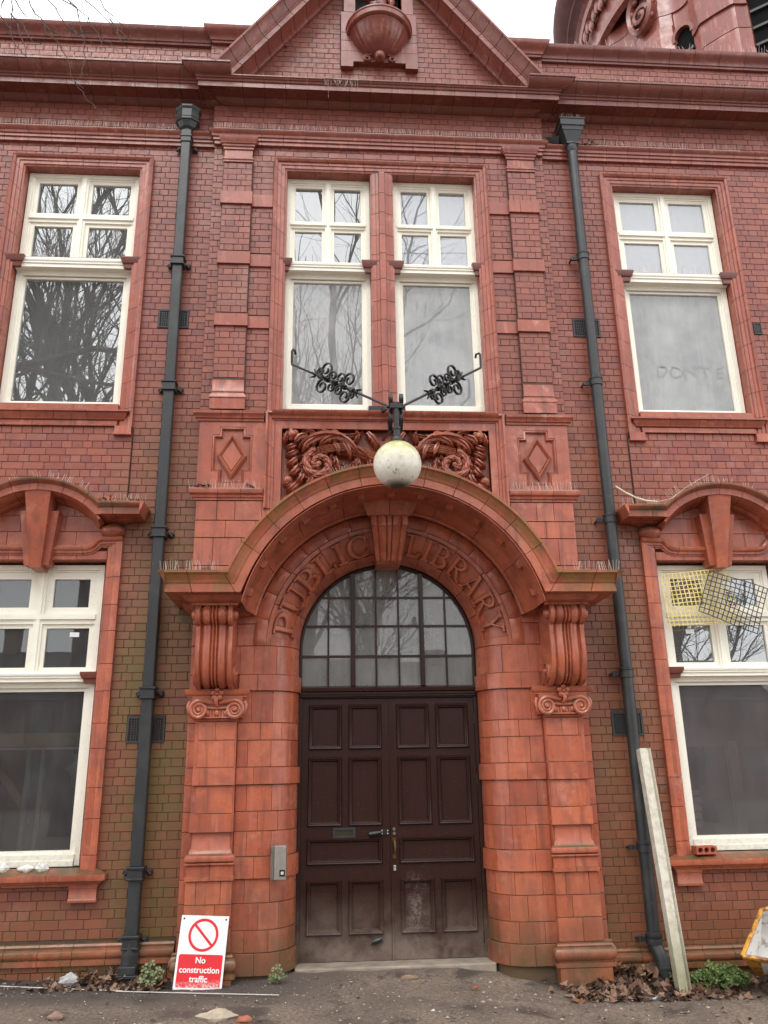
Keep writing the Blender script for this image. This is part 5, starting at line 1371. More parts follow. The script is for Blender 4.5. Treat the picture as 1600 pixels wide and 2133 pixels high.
# ================================================================== BIRD SPIKES
rs = random.Random(21)
def spikes(label, pts, h=.10, step=.022, group='rows of bird spikes on the ledges', gaps=.25, lean=.25, out=-1):
    """one row of spikes: a base strip and its wires along a line of points"""
    P = [Vector(p) for p in pts]; S = [0]
    for a, b in zip(P, P[1:]): S.append(S[-1]+(b-a).length)
    T = thing('bird_spikes', label, 'bird spikes', tuple(P[0]), group); o0 = P[0]
    b = MB().ribbon([p-o0 for p in P], .018, .005, (0,1,0)); obj('base_strip', b, m_plain('clear_strip', (.42,.36,.32), .5, .4, 0, 5, 0) if 'clear_strip' not in bpy.data.materials else bpy.data.materials['clear_strip'], T, smooth=0)
    w = MB(); s = 0
    while s < S[-1]:
        for i in range(1, len(S)):
            if s <= S[i]:
                k = (s-S[i-1])/(S[i]-S[i-1]); p = P[i-1].lerp(P[i], k); t = (P[i]-P[i-1]).normalized(); break
        nz = Vector((-t.z, 0, t.x)); nz = nz if nz.z > 0 else -nz
        d = (nz + Vector((rs.uniform(-lean, lean), rs.choice((-.5,-.1,.25)), 0))).normalized()
        hh = h*rs.uniform(.85, 1.1); q = p-o0; r = .0013 if P[0].z > 8 else .0015
        c = q + d*hh; u = Vector((r,0,0)); v = Vector((0,r,0))
        w.add([q-u-v, q+u-v, q+u+v, q-u+v, c-u*.7-v*.7, c+u*.7-v*.7, c+u*.7+v*.7, c-u*.7+v*.7], [(0,1,5,4),(1,2,6,5),(2,3,7,6),(3,0,4,7),(4,5,6,7)])
        s += step*rs.uniform(.6, 1.4)
        if rs.random() < gaps*.16: s += rs.uniform(.04, .14)
    obj('wire', w, WIRE, T, kind='stuff', smooth=0)
    return T
spikes('long row of spikes on the string course above the upper left window', [(-5.2,-.075,9.088),(-2.47,-.075,9.088)], .085, .026)
spikes('longest row of spikes on the string course across the middle bay', [(-2.0,-.135,9.09),(2.0,-.135,9.09)], .085, .026)
spikes('row of spikes on the string course above the upper right window', [(2.62,-.075,9.088),(4.55,-.075,9.088)], .085, .026)
spikes('spikes along the top of the left main cornice below the parapet', [(-5.0,-.36,9.785),(-2.2,-.40,9.79)], .095, .04, gaps=1)
spikes('spikes along the top of the right main cornice below the parapet', [(2.25,-.38,9.79),(4.9,-.36,9.785)], .095, .04, gaps=1)
spikes('spikes on the right parapet coping in front of the tower', [(2.55,-.10,10.665),(5.3,-.10,10.665)], .10, .05, gaps=1)
spikes('short row of spikes at the left foot of the gable brickwork', [(-1.42,-.30,9.69),(-.62,-.30,9.69)], .08, .04, gaps=1)
spikes('short row of spikes at the right foot of the gable brickwork', [(.55,-.30,9.69),(1.75,-.30,9.69)], .08, .035, gaps=1)
spikes('spikes on the left wing of the doorway hood', [(-2.15,-.80,3.48),(-1.62,-.80,3.48)], .105, .02)
spikes('spikes on the right wing of the doorway hood', [(1.62,-.80,3.48),(2.15,-.80,3.48)], .105, .017, gaps=.1)
spikes('spikes on the ledge under the left diamond panel', [(-2.04,-.165,4.505),(-1.32,-.165,4.505)], .10, .025)
spikes('spikes on the ledge under the right diamond panel', [(1.30,-.165,4.505),(2.04,-.165,4.505)], .10, .018, gaps=.1)
spikes('spikes on top of the doorway arch left of the globe', [(-.62,-.70,4.44),(-.45,-.70,4.49),(-.20,-.70,4.54)], .09, .028, gaps=.1)
spikes('spikes on top of the doorway arch right of the globe', [(.26,-.70,4.53),(.46,-.70,4.485)], .09, .028, gaps=.1)
spikes('spikes along the curved hood of the lower left window', [(-3.51+.9*sin(radians(a)), -.22, 3.654+.915*cos(radians(a))) for a in (-44,-30,-15,0,15,30,36)], .10, .022, gaps=.8)
spikes('spikes on the end of the lower left window hood near the pipe', [(-2.78,-.25,4.31),(-2.45,-.25,4.31)], .10, .016, lean=.35, gaps=.1)
spikes('spikes along the curved hood of the lower right window', [(3.51+.9*sin(radians(a)), -.22, 3.654+.915*cos(radians(a))) for a in (-43,-30,-15,0,15,30,44)], .10, .020, gaps=.6)
spikes('spikes on the end of the lower right window hood near the pipe', [(2.47,-.25,4.31),(2.86,-.25,4.31)], .10, .02, lean=.35, gaps=.2)
spikes('fine spikes on the white transom of the upper right window', [(2.98,.02,7.335),(4.06,.02,7.335)], .09, .024, gaps=.2)
spikes('fine spikes on the white transom of the upper left window', [(-4.06,.02,7.335),(-2.98,.02,7.335)], .07, .03, gaps=.2)
spikes('few spikes standing in the square hopper on the right', [(2.25,-.20,9.37),(2.49,-.20,9.37)], .075, .025, gaps=.1)
LS = spikes('loose spike strip hanging points down over the middle cornice', [(-.69,-.375,9.665),(-.28,-.375,9.655)], -.10, .018, gaps=0)

# ================================================================== LOOSE THINGS
SW = (lambda T: T.set(T.mix(T.mapr(T.noise(40, 4, T.pos()), .62, .72, 0, .3), (.80,.80,.78), (.45,.42,.38)), .35, .4))(NT('sign_white'))
def m_signred():
    T = NT('sign_red'); p = T.pos(); Z = T.xyz()[2]
    wear = T.math('MULTIPLY', T.mapr(Z, .05, -.02), T.mapr(T.noise(70, 5, p, .7), .46, .54))
    edge = T.mapr(T.math('ADD', Z, T.math('MULTIPLY', T.noise(60, 3, p), .04)), .014, .004)
    return T.set(T.mix(T.math('MAXIMUM', wear, edge), (.66, .020, .028), (.72, .66, .62)), .38, .4)
SR = m_signred()
SG = thing('site_sign', 'white and red no construction traffic sign leaning on the left pier', 'sign', (-1.70, -.385, -.035))
SG.rotation_euler = (radians(-12), radians(3.2), 0)
obj('board', MB().box(-.204,.204,.0,.004,0,.575), SW, SG, smooth=0)
RB = MB(); c = [(-.186,.03),(.186,.03),(.186,.265)] + [(.186-.012+.012*cos(a), .265+.012*sin(a)) for a in (.5,1.0,1.5)] + [(-.174,.277),(-.186,.265)]
RB.prism(c, -.0012, .0); obj('red_panel', RB, SR, SG, smooth=0)
ring = sweep(arc(0, .425, .128, 0, 360, 48)[:-1], [(-.0,.0),(-.0,.0014),(.022,.0014),(.022,.0)], 0, closed=True)[0]; obj('prohibition_ring', ring, SR, SG, smooth=0)
d = .112*.7071; w = .0105*.7071
obj('prohibition_bar', MB().prism([(-d-w,.425+d-w),(d-w,.425-d-w),(d+w,.425-d+w),(-d+w,.425+d+w)], -.0013, 0), SR, SG, smooth=0)
for t, z in (('No', .212), ('construction', .140), ('traffic', .072)):
    me = text_mesh(t, .066, .0005, .0012); link('lettering', me, SW, SG, loc=(0, -.0020, z))
for e in (-1, 1): obj('fixing_hole', MB().lathe([(.0001,.002),(.008,.002),(.008,0)], n=12).tf(lambda x, y, z, e=e: (e*.18+x, -z, .548+y)), PIPE, SG)

CP_ = thing('concrete_post', 'pale slotted concrete fence post leaning on the round pipe', 'post', (2.435, -.50, -.175))
ln_ = 2.06
sec = [(-.052,-.05),(.022,-.05),(.028,-.02),(.040,-.02),(.052,-.05),(.056,-.048),(.056,.05),(-.052,.05)]
m = MB(); n = len(sec)
m.add([(x,y,z) for z in (0, ln_) for x, y in sec], [(i,(i+1)%n,n+(i+1)%n,n+i) for i in range(n)]+[tuple(range(n)),tuple(range(2*n-1,n-1,-1))])
obj('shaft', m, CONC, CP_, smooth=0)
CP_.rotation_euler = (radians(-8.0), radians(-.6), 0)

SKY_ = thing('dumper_skip', 'rusty yellow dumper skip poking in at the right corner', 'skip', (0, 0, 0))
YEL = (lambda T: T.set(T.mix(T.mapr(T.noise(14, 6, T.pos(), .7), .46, .60), (.62,.30,.035), (.17,.065,.03)), .5, .4))(NT('skip_yellow'))
WRN = (lambda T: T.set(T.mix(T.mapr(T.noise(9, 6, T.pos(), .7), .54, .68), (.74,.73,.70), (.30,.20,.15)), .7, .3))(NT('skip_worn_inside'))
A_ = [Vector(p) for p in ((2.875,-.75,.17), (3.165,-.62,.50), (4.05,-.80,.62), (3.75,-1.02,.06))]
Bk = [Vector(p) for p in ((3.16,-.40,-.05), (3.26,-.34,.34), (3.92,-.46,.42), (3.74,-.52,-.08))]
def quad_shell(P, Q, t):
    n_ = (P[1]-P[0]).cross(Q[0]-P[0]).normalized()*t
    m = MB(); vs = [P[0],P[1],Q[1],Q[0]]; m.add(vs+[v+n_ for v in vs], [(0,1,2,3),(7,6,5,4)]+[(i,(i+1)%4,4+(i+1)%4,4+i) for i in range(4)]); return m
for i in range(4):
    j = (i+1) % 4
    obj('inner_plate', quad_shell((A_[i],A_[j]), (Bk[i],Bk[j]), -.004), WRN, SKY_, smooth=0)
    obj('outer_plate', quad_shell((A_[i],A_[j]), (Bk[i]+Vector((0,.02,-.0)),Bk[j]+Vector((0,.02,0))), .014), YEL, SKY_, smooth=0)
    obj('rim', MB().tube([A_[i], A_[j]], .018, 6), YEL, SKY_)
m = MB(); m.add([tuple(v) for v in Bk] + [tuple(v+Vector((.01,.03,0))) for v in Bk], [(0,1,2,3),(7,6,5,4)]+[(i,(i+1)%4,4+(i+1)%4,4+i) for i in range(4)]); obj('back_plate', m, WRN, SKY_, smooth=0)
for x in (3.35, 3.70): obj('skid', MB().box(x-.03,x+.03,-1.0,-.35,-.19,-.12).box(x-.02,x+.02,-.62,-.56,-.13,.12), IRON, SKY_, smooth=0)

def grid_sheet(name, label, cat, corners, nx, nz, w, mat, bow, ragged=False):
    TL, TR, BR_, BL = [Vector(c) for c in corners]; m = MB()
    def P(u, v):
        p = TL.lerp(TR, u).lerp(BL.lerp(BR_, u), v); p.y += bow*sin(pi*u)*sin(pi*min(1, v*1.2)) + .012*sin(7*u+3*v); return p
    for i in range(nx+1): m.ribbon([P(i/nx, v/10*(1+(.03 if ragged else 0))) for v in range(11)], .004, w)
    for j in range(nz+1): m.ribbon([P(u/10, j/nz) for u in range(11)], .004, w)
    return tag(obj(name, m, mat, smooth=0), label, cat)
grid_sheet('plastic_mesh', 'yellow plastic mesh hung across the lower right window', 'mesh', [(2.875,-.035,3.625),(3.60,-.035,3.69),(3.675,-.045,3.135),(2.905,-.045,3.085)], 17, 12, .0095, m_plain('mesh_yellow', (.80,.63,.22), .5), -.01, True)
grid_sheet('wire_mesh', 'black wire mesh slung askew over the yellow mesh', 'mesh', [(3.385,-.09,3.655),(3.99,-.09,3.46),(3.79,-.10,2.985),(3.205,-.10,3.225)], 13, 9, .0085, IRON, -.015)

hb = thing('holed_brick', 'red engineering brick with three holes on the right window sill', 'brick', (2.965, -.055, .9))
m = MB(); N = 16; hw, hh = .104, .036
cs = (-.062, 0, .062); r = .024
for yy in (-.05, .05):
    for i, cx in enumerate(cs):
        xa = -hw if i == 0 else cx-.031; xb = hw if i == 2 else cx+.031
        ob = []
        for k in range(N):
            a = 2*pi*k/N; dx, dz = cos(a), sin(a)
            q = min(((xb-cx) if dx > 0 else (cx-xa))/max(1e-6, abs(dx)), hh/max(1e-6, abs(dz))); ob.append((cx+dx*q, yy, dz*q))
        ib = [(cx+r*cos(2*pi*k/N), yy, r*sin(2*pi*k/N)) for k in range(N)]
        m.add(ob+ib, [(k,(k+1)%N,N+(k+1)%N,N+k) for k in range(N)])
for cx in cs:
    m.add([(cx+r*cos(2*pi*k/N), yy, r*sin(2*pi*k/N)) for yy in (-.05,.05) for k in range(N)], [(k,(k+1)%N,N+(k+1)%N,N+k) for k in range(N)])
m.box(-hw, hw, -.0499, .0499, hh-.004, hh).box(-hw, hw, -.0499, .0499, -hh, -hh+.004).box(-hw, -hw+.006, -.0498, .0498, -hh+.004, hh-.004).box(hw-.006, hw, -.0498, .0498, -hh+.004, hh-.004)
obj('brick_body', m, m_plain('new_red_brick', (.42,.11,.06), .7, .3, .3, 30, .3), hb, smooth=0, recalc=True); hb.location.z = .902+.037; hb.rotation_euler = (0, 0, radians(4))

rw = random.Random(8)
def lump(name, label, cat, loc, size, mat, seed, n=10, group=None):
    r = random.Random(seed); m = MB().ball((0,0,0), 1, n, 7)
    ph = [r.uniform(0, 6) for _ in range(6)]
    m.tf(lambda x, y, z: (x*size[0]*(1+.22*sin(5*y+ph[0])+.16*sin(9*z+ph[1])), y*size[1]*(1+.2*sin(6*x+ph[2])), z*size[2]*(1+.25*sin(5*x+ph[3])+.15*sin(8*y+ph[4]))))
    o = obj(name, m, mat, smooth=0); o.location = loc; return tag(o, label, cat, group)
PAPER = m_plain('soft_white_paper', (.78,.77,.70), .8, .2, .35, 20)
lump('crumpled_paper', 'crumpled white paper at the far left end of the window sill', 'paper', (-3.51,-.045,.925), (.045,.03,.04), PAPER, 1)
lump('crumpled_paper', 'flat crumpled white paper on the sill between two other scraps', 'paper', (-3.315,-.05,.918), (.075,.03,.03), PAPER, 2)
lump('crumpled_paper', 'upright crumpled white paper on the sill nearest the pipe', 'paper', (-3.175,-.045,.925), (.05,.03,.042), PAPER, 3)
STONE = m_plain('pale_stone', (.48,.40,.30), .85, .2, .35, 14, .4)
lump('stone', 'large pale stone at the bottom edge of the yard', 'stone', (-1.43,-1.22,-.02), (.13,.08,.05), STONE, 4, 12)
lump('brick_fragment', 'orange brick fragment beside the large pale stone', 'brick', (-1.22,-1.30,-.02), (.06,.04,.025), m_plain('broken_brick', (.40,.14,.08), .8), 5)
lump('stone', 'reddish stone at the bottom left corner of the yard', 'stone', (-2.62,-1.15,.01), (.06,.04,.03), m_plain('red_stone', (.30,.19,.14), .8), 6)
lump('brick_fragment', 'small red brick chip in front of the door', 'brick', (.62,-.62,-.02), (.028,.016,.01), m_plain('red_chip', (.42,.10,.06), .8), 15)
lump('stone', 'flat brown stone on the dirt before the threshold', 'stone', (.10,-.28,-.005), (.065,.028,.02), m_plain('brown_stone', (.28,.19,.13), .85), 16)
FOIL = m_plain('foil', (.55,.58,.62), .3, .5, .3, 40, .5, .6)
lump('foil_wrapper', 'silver foil wrapper in front of the leaf drift by the post', 'litter', (2.10,-.62,-.145), (.075,.05,.018), FOIL, 9)
lump('plastic_wrap', 'clear crumpled plastic among the leaves by the left wall', 'litter', (-2.80,-.22,.05), (.09,.05,.05), m_plain('clear_wrap', (.42,.40,.40), .25), 10)
tag(obj('white_rod', MB().tube([(-3.65,-.18,.035),(-2.95,-.32,.02),(-2.30,-.42,.0)], .0045, 6).tube([(-2.36,-.42,.0),(-1.7,-.52,-.012),(-1.0,-.66,-.015)], .0042, 6), m_plain('rod_white', (.62,.58,.52), .5)), 'thin white rod lying along the ground below the sign', 'rod')
rp_ = MB(); pts = [Vector((2.42,-.22,4.54)), Vector((2.50,-.26,4.46)), Vector((2.60,-.30,4.385)), Vector((2.70,-.32,4.345)), Vector((2.80,-.33,4.335))]
for k in range(3):
    q = []
    for i in range(41):
        t = i/40*4; j = min(3, int(t)); c = pts[j].lerp(pts[j+1], t-j); a = i*.9+k*2.09; q.append(c+Vector((.0, .005*cos(a), .005*sin(a))))
    rp_.tube(q, .006, 6)
rp_.tube([(2.80,-.33,4.335),(2.95,-.36,4.36),(3.1,-.36,4.47),(3.25,-.37,4.56),(3.38,-.37,4.63)], .002, 5)
tag(obj('rope', rp_, m_plain('rope_cream', (.72,.66,.50), .8)), 'cream twisted rope trailing over the lower right window hood', 'rope')

# dead leaves
LEAFM = (lambda T: T.set(T.ramp(T.rnd(), [(0,(.055,.034,.024)),(.3,(.110,.062,.042)),(.6,(.18,.105,.070)),(.85,(.28,.185,.130)),(1,(.19,.085,.042))]), .65, .3))(NT('dead_leaf'))
def leaf_into(mb, r, c, size, flatness=.5):
    n = 9; a0 = r.uniform(0, 6.3); lob = [1, .55, .9, .5, .85, .45, .7, .5, .95]
    tilt = Matrix.Rotation(r.gauss(0, flatness), 3, 'X') @ Matrix.Rotation(r.gauss(0, flatness), 3, 'Y') @ Matrix.Rotation(a0, 3, 'Z'); cu = r.uniform(-.6, .9)
    vs = [Vector(c)]
    for i in range(n):
        a = 2*pi*i/n; q = size*lob[i]*r.uniform(.8, 1.1); v = Vector((q*cos(a), q*sin(a)*.8, cu*q*(cos(a)**2)*.8)); vs.append(tilt @ v + Vector(c))
    mb.add(vs, [(0, 1+i, 1+(i+1) % n) for i in range(n)])
def drift(label, area, n, zmax, seed, size=(.03,.06)):
    r = random.Random(seed); mb = MB(); (x0, x1, y0, y1) = area
    for i in range(n):
        u, v = r.random(), r.random()**1.3
        x = x0+(x1-x0)*(.5+(u-.5)*(1 if r.random() < .8 else 1.25)); y = y1-(y1-y0)*v
        hgt = zmax*(1-v)*max(.1, sin(pi*u)); leaf_into(mb, r, (x, y, zg(x, y)+.012+r.random()*hgt), r.uniform(*size), .55)
    o = obj('fallen_leaves', mb, LEAFM, kind='stuff', smooth=0, recalc=False); o['label'] = label; o['category'] = 'leaves'; return o
drift('heap of brown dead leaves by the foot of the square pipe', (-2.95,-2.0,-.42,-.10), 300, .09, 31, (.015,.055))
drift('drift of large brown dead leaves round the foot of the post', (1.45,2.75,-.72,-.10), 620, .15, 32, (.022,.075))
drift('scatter of dead leaves along the right wall below the skip', (2.6,3.6,-.7,-.12), 150, .08, 33, (.03,.06))
drift('thin line of dead leaves along the foot of the left wall', (-4.6,-2.9,-.35,-.1), 140, .03, 34, (.010,.035))
drift('few dead leaves blown across the dirt in front of the door', (-2.4,1.6,-1.5,-.35), 38, .0, 35, (.010,.028))
drift('few dead leaves scattered on the ground at the right', (1.2,3.4,-1.6,-.8), 40, .0, 36, (.012,.032))
# gravel and crumbs
GRAV = (lambda T: T.set(T.ramp(T.rnd(), [(0,(.10,.08,.065)),(.6,(.20,.16,.13)),(.93,(.36,.30,.24)),(1,(.58,.54,.48))]), .85, .2))(NT('gravel_stone'))
def gravel():
    r = random.Random(41); mb = MB()
    for i in range(4200):
        x = r.uniform(-3.6, 3.4); y = -1.75+1.6*r.random()**(1.7 if r.random() < .7 else .8)
        s = r.uniform(.0025, .0075)*(1 if r.random() < .93 else 2.2); z = zg(x, y)+s*.3; a = r.uniform(0, 3)
        vs = []
        for dx, dy, dz in ((1,0,0),(0,1,0),(-1,0,0),(0,-1,0),(0,0,1),(0,0,-1)):
            q = s*r.uniform(.7, 1.4); vs.append((x+(dx*cos(a)-dy*sin(a))*q*1.3, y+(dx*sin(a)+dy*cos(a))*q, z+dz*q*.7))
        mb.add(vs, [(0,1,4),(1,2,4),(2,3,4),(3,0,4),(1,0,5),(2,1,5),(3,2,5),(0,3,5)])
    o = obj('gravel', mb, GRAV, kind='stuff', smooth=0); o['label'] = 'loose gravel and mortar crumbs on the dirt'; o['category'] = 'gravel'
gravel()
# weeds
def m_leafgreen(name, c0, c1): 
    T = NT(name); return T.set(T.ramp(T.rnd(), [(0, c0), (1, c1)]), .5, .35)
GREEN = m_leafgreen('weed_leaf', (.045,.085,.018), (.13,.19,.05)); PALEG = m_leafgreen('pale_weed_leaf', (.10,.14,.055), (.24,.27,.14))
STEM = m_plain('weed_stem', (.16,.20,.07), .6)
def weed(label, loc, R, H, n, mat, seed, ls=(.018,.03)):
    r = random.Random(seed); T = thing('weed_plant', label, 'plant', loc, None); st_ = MB(); lf = MB()
    for i in range(n):
        a = r.uniform(0, 6.3); q = R*r.random()**.6; hgt = H*(1-.6*(q/R)**2)*r.uniform(.35, 1)
        tip = Vector((q*cos(a), q*sin(a)*.6, hgt))
        if i % 2 == 0: st_.tube([(0,0,0), tuple(tip*.5+Vector((0,0,.02))), tuple(tip)], .0022, 4)
        s = r.uniform(*ls); rot = Matrix.Rotation(r.gauss(.5, .4), 3, 'X') @ Matrix.Rotation(r.gauss(0, .5), 3, 'Y') @ Matrix.Rotation(r.uniform(0, 6.3), 3, 'Z')
        for d in (-2.1, 0, 2.1):
            cc = Vector((cos(d)*s*.8, sin(d)*s*.8, 0)); vs = [tip + rot @ (cc*.1)]
            for k in range(6): b = d-1+2*k/5; vs.append(tip + rot @ (cc*.5 + Vector((cos(b)*s*.75, sin(b)*s*.75, .25*s*abs(k-2.5)/2.5))))
            lf.add(vs, [(0, k+1, k+2) for k in range(5)])
    obj('stem', st_, STEM, T); obj('foliage', lf, mat, T, kind='stuff', smooth=0, recalc=False)
weed('bushy green weed growing at the wall foot right of the post', (2.82,-.38,-.15), .27, .20, 230, GREEN, 51, (.016,.028))
weed('small sprawling weed between the post and the bushy green weed', (2.52,-.28,-.14), .14, .14, 46, GREEN, 52, (.014,.022))
weed('young pale green weed between the square pipe and the sign', (-2.10,-.30,-.0), .10, .20, 40, PALEG, 53, (.018,.028))
weed('small pale weed at the foot of the round jamb left of the door', (-1.03,-.32,-.01), .07, .15, 26, PALEG, 54, (.016,.025))
# clumps of leaves and old nest stuff on the ledges
def clump(label, loc, size, n, seed):
    r = random.Random(seed); mb = MB()
    for i in range(n): leaf_into(mb, r, (r.gauss(0, size[0]), r.gauss(0, size[1]), abs(r.gauss(0, size[2]))+.01), r.uniform(.022, .045), .8)
    o = obj('leaf_clump', mb, LEAFM, smooth=0, recalc=False); o.location = loc; tag(o, label, 'leaves')
clump('clump of dead leaves in the spikes on the left hood wing', (-1.76,-.70,3.485), (.03,.03,.02), 14, 61)
clump('dark leaf clump on the ledge under the left diamond panel', (-1.88,-.15,4.51), (.03,.02,.025), 14, 62)
clump('pale leaf scrap on the ledge beside the frieze', (-1.42,-.15,4.51), (.015,.015,.015), 5, 63)
clump('tan leaves caught behind the square hopper on the string course', (2.62,-.05,9.09), (.06,.03,.03), 26, 64)
clump('leaves and twigs on the shoulder of the lower left window hood', (-2.90,-.22,4.33), (.07,.04,.02), 24, 65)
clump('brown leaf on the end of the lower left window hood', (-2.58,-.28,4.31), (.03,.03,.02), 7, 66)
clump('leaf litter on top of the doorway arch left of the globe', (-.42,-.65,4.53), (.04,.03,.015), 10, 67)
clump('small leaves at the right foot of the gable', (1.55,-.25,9.70), (.05,.02,.015), 8, 68)

# ================================================================== TOWER BEHIND
def tower():
    cx, cy = 9.36, 5.55
    T = thing('tower', 'round terracotta tower with louvred slits and carved ovals behind the right parapet', 'tower', (cx, cy, 9.0))
    PH = math.atan2(CAM.y-cy, CAM.x-cx)                              # side that looks to the street
    zb = [0, 2.6, 4.25, 4.30, 5.75, 5.80, 7.9]
    N = 18; st_ = 2*pi/N; OFF = radians(-1.2)
    def rad(a):
        q = ((a-PH-OFF)/st_ + .5) % 1.0                     # 0.5 = middle of a slit bay
        d = abs(q-.5)*2
        return 4.02 if d > .56 else 3.82 + .20*(d/.56)**2
    def inbay(a):
        q = ((a-PH-OFF)/st_ + .5) % 1.0; return abs(q-.5)*2 < .235
    angs = [2*pi*i/540 for i in range(540)]
    def ringm(z0, z1, dr):
        m = MB(); pts = []; hole = z1 > 3.3 and z0 < 6.2 and dr >= 0
        for a in angs:
            r = rad(a)+(dr if not (hole and inbay(a)) else -.2); pts.append((r*cos(a), r*sin(a)))
        n = len(pts); m.add([(x, y, z) for z in (z0, z1) for x, y in pts], [(i,(i+1)%n,n+(i+1)%n,n+i) for i in range(n)] + [tuple(range(n)), tuple(range(2*n-1,n-1,-1))]); return m
    obj('drum', ringm(-9, 8.2, -.035), TERRA, T, smooth=20)
    for k in range(11): obj('drum_course', ringm(.2+.72*k, .2+.72*k+.70, .0), TERRA, T, smooth=20)
    for z0, z1, dr in ((4.30,4.95,.045),(5.75,6.35,.045)): obj('stepped_band', ringm(z0, z1, dr), TERRA, T, smooth=20)
    for k in range(-4, 4):                                           # louvred slits
        a = PH + OFF + k*st_; ca, sa = cos(a), sin(a)
        def M(x, y, z): return (ca*y - sa*x, sa*y + ca*x, z)
        m = MB().prism([(-.17,3.2),(.17,3.2),(.17,5.95)] + [(.17*cos(radians(t)), 5.95+.17*sin(radians(t))) for t in range(20, 180, 20)] + [(-.17,5.95)], 3.60, 3.835).tf(M)
        s_ = obj('slit', m, DARK, T, smooth=0)
        for q in range(7): obj('louvre', MB().box(-.16,.16,3.82,3.89,3.24+q*.38,3.29+q*.38).tf(M), VENT, s_, smooth=0)
        obj('slit_hood', sweep(arc(0, 5.95, .20, 200, -20, 14), [(-.035,-3.75),(-.035,-3.93),(.035,-3.93),(.035,-3.75)], 0)[0].tf(lambda x, y, z: M(x, y, z)), TERRA, T)
        # oval cartouches on the piers between
        a2 = a + st_/2; c2, s2 = cos(a2), sin(a2)
        def M2(x, y, z): return (c2*y - s2*x, s2*y + c2*x, z)
        ov = [(.33*cos(2*pi*i/28), 7.05+.52*sin(2*pi*i/28)) for i in range(28)]
        obj('cartouche', sweep(ov, [(0,-3.98),(0,-4.16),(.05,-4.22),(.10,-4.16),(.10,-3.98)], 0, closed=True)[0].tf(M2), TERRA, T)
        obj('cartouche_hollow', MB().prism([(x*.9, 7.05+(z-7.05)*.9) for x, z in ov], 3.9, 4.045).tf(M2), m_plain('shade_terra', (.10,.03,.028), .6) if 'shade_terra' not in bpy.data.materials else bpy.data.materials['shade_terra'], T, smooth=0)
        m = MB()
        for i in range(9):
            t = 2*pi*i/9; m.ball((.27*cos(t), 4.10, 7.05+.44*sin(t)), (.09,.07,.09), 8, 6)
        m.tube([(x, 4.14, 7.05+z) for x, z in spiral(0, -.1, .22, .05, 0, 1.3, 20)], .05, 6)
        obj('cartouche_carving', m.tf(M2), TERRA, T)
        m = MB()
        for i in range(7): m.ball((-.55+.18*i, 4.14, 8.55+.08*sin(i*2.2)), (.10,.07,.16), 8, 6)
        obj('frieze_carving', m.tf(M2), TERRA, T)
    rings = MB().lathe([(4.02,7.70),(4.14,7.74),(4.16,7.86),(4.06,7.92),(4.06,8.85),(4.18,8.90),(4.22,9.0),(4.30,9.05)], n=96); obj('entablature', rings, TERRA, T, smooth=30)
    obj('cornice', MB().lathe([(4.28,9.05),(4.34,9.12),(4.46,9.18),(4.47,9.26),(4.60,9.34),(4.72,9.5),(4.76,9.66),(4.72,9.8),(4.55,9.9),(0.01,9.95)], n=96), m_plain('weathered_cornice', (.12,.048,.042), .75, .2, .4, 3), T, smooth=40)
    obj('drum_top', MB().lathe([(3.6,9.9),(3.6,12.5),(3.9,12.6),(3.9,12.9),(2.6,14.6),(.01,15.4)], n=64), TERRA, T, smooth=40)
tower()

# ================================================================== TREES AND HOUSES ACROSS THE STREET
BARK = m_plain('bark', (.060,.052,.044), .9, .1, .4, 6, .4)
TWIG = m_plain('twig_bark', (.13,.105,.095), .8, .1, .3, 20, 0)
def tree(label, loc, H, R, seed, lean=(0,0), levels=4, spread=.62, sparse=1.0, tl=.60):
    r = random.Random(seed); T = thing('bare_tree', label, 'tree', loc, 'bare trees across the street'); tr = MB(); cr = MB()
    def grow(p, d, L, rad, lv):
        n = 5 if lv < 2 else 4 if lv < 4 else 3; pts = [p]; q = p; dd = d
        for i in range(n):
            dd = (dd + Vector((r.gauss(0,.13), r.gauss(0,.13), r.gauss(.05,.10)))*(1 if lv else .5)).normalized(); q = q + dd*(L/n); pts.append(q)
        r1 = rad*(.62 if lv else .66)
        (tr if lv < 1 else cr).tube(pts, [rad+(r1-rad)*i/n for i in range(n+1)], 9 if lv == 0 else 7 if lv == 1 else 5 if lv == 2 else 4 if lv == 3 else 3, cap=lv < 2)
        if lv >= levels: return
        nb = {0: 5, 1: 5, 2: 5, 3: 4, 4: 3}[lv]
        if lv == 0: nb = 9
        for k in range(nb):
            if r.random() > sparse and lv > 1: continue
            t = r.uniform(.35, 1) if lv else r.uniform(.40, 1); i = min(n-1, int(t*n)); base = pts[i].lerp(pts[i+1], t*n-i) if t < 1 else pts[-1]
            a = r.uniform(0, 6.3); ax = dd.orthogonal().normalized(); ax.rotate(Matrix.Rotation(a, 3, dd)); nd = (dd*(1-spread*.55) + ax*spread*r.uniform(.6,1.2) + Vector((0,0,.15))).normalized()
            grow(base, nd, L*r.uniform(.50, .72)*(.66 if lv == 0 else 1), rad*r.uniform(.30, .52) if lv == 0 else r1*r.uniform(.45, .7), lv+1)
        grow(pts[-1], (dd+Vector((r.gauss(0,.15), r.gauss(0,.15), .1))).normalized(), L*(.5 if lv == 0 else .62), r1, lv+1)
    grow(Vector((0,0,-.3)), Vector((lean[0], lean[1], 1)).normalized(), H*tl, R, 0)
    obj('trunk', tr, BARK, T); obj('crown', cr, BARK, T, kind='stuff', recalc=False)
tree('tallest bare tree with a thick trunk seen mirrored in the upper left window', (-8.3,-17.5,0), 27, .36, 101, (.06,.0), sparse=.78)
tree('bare forked tree left of the tallest tree across the street', (-13.0,-19.5,0), 24, .33, 102, (.05,.02), sparse=.78)
tree('bare tree behind the tallest one mirrored beside its trunk', (-5.2,-25.0,0), 22, .32, 103, sparse=.7)
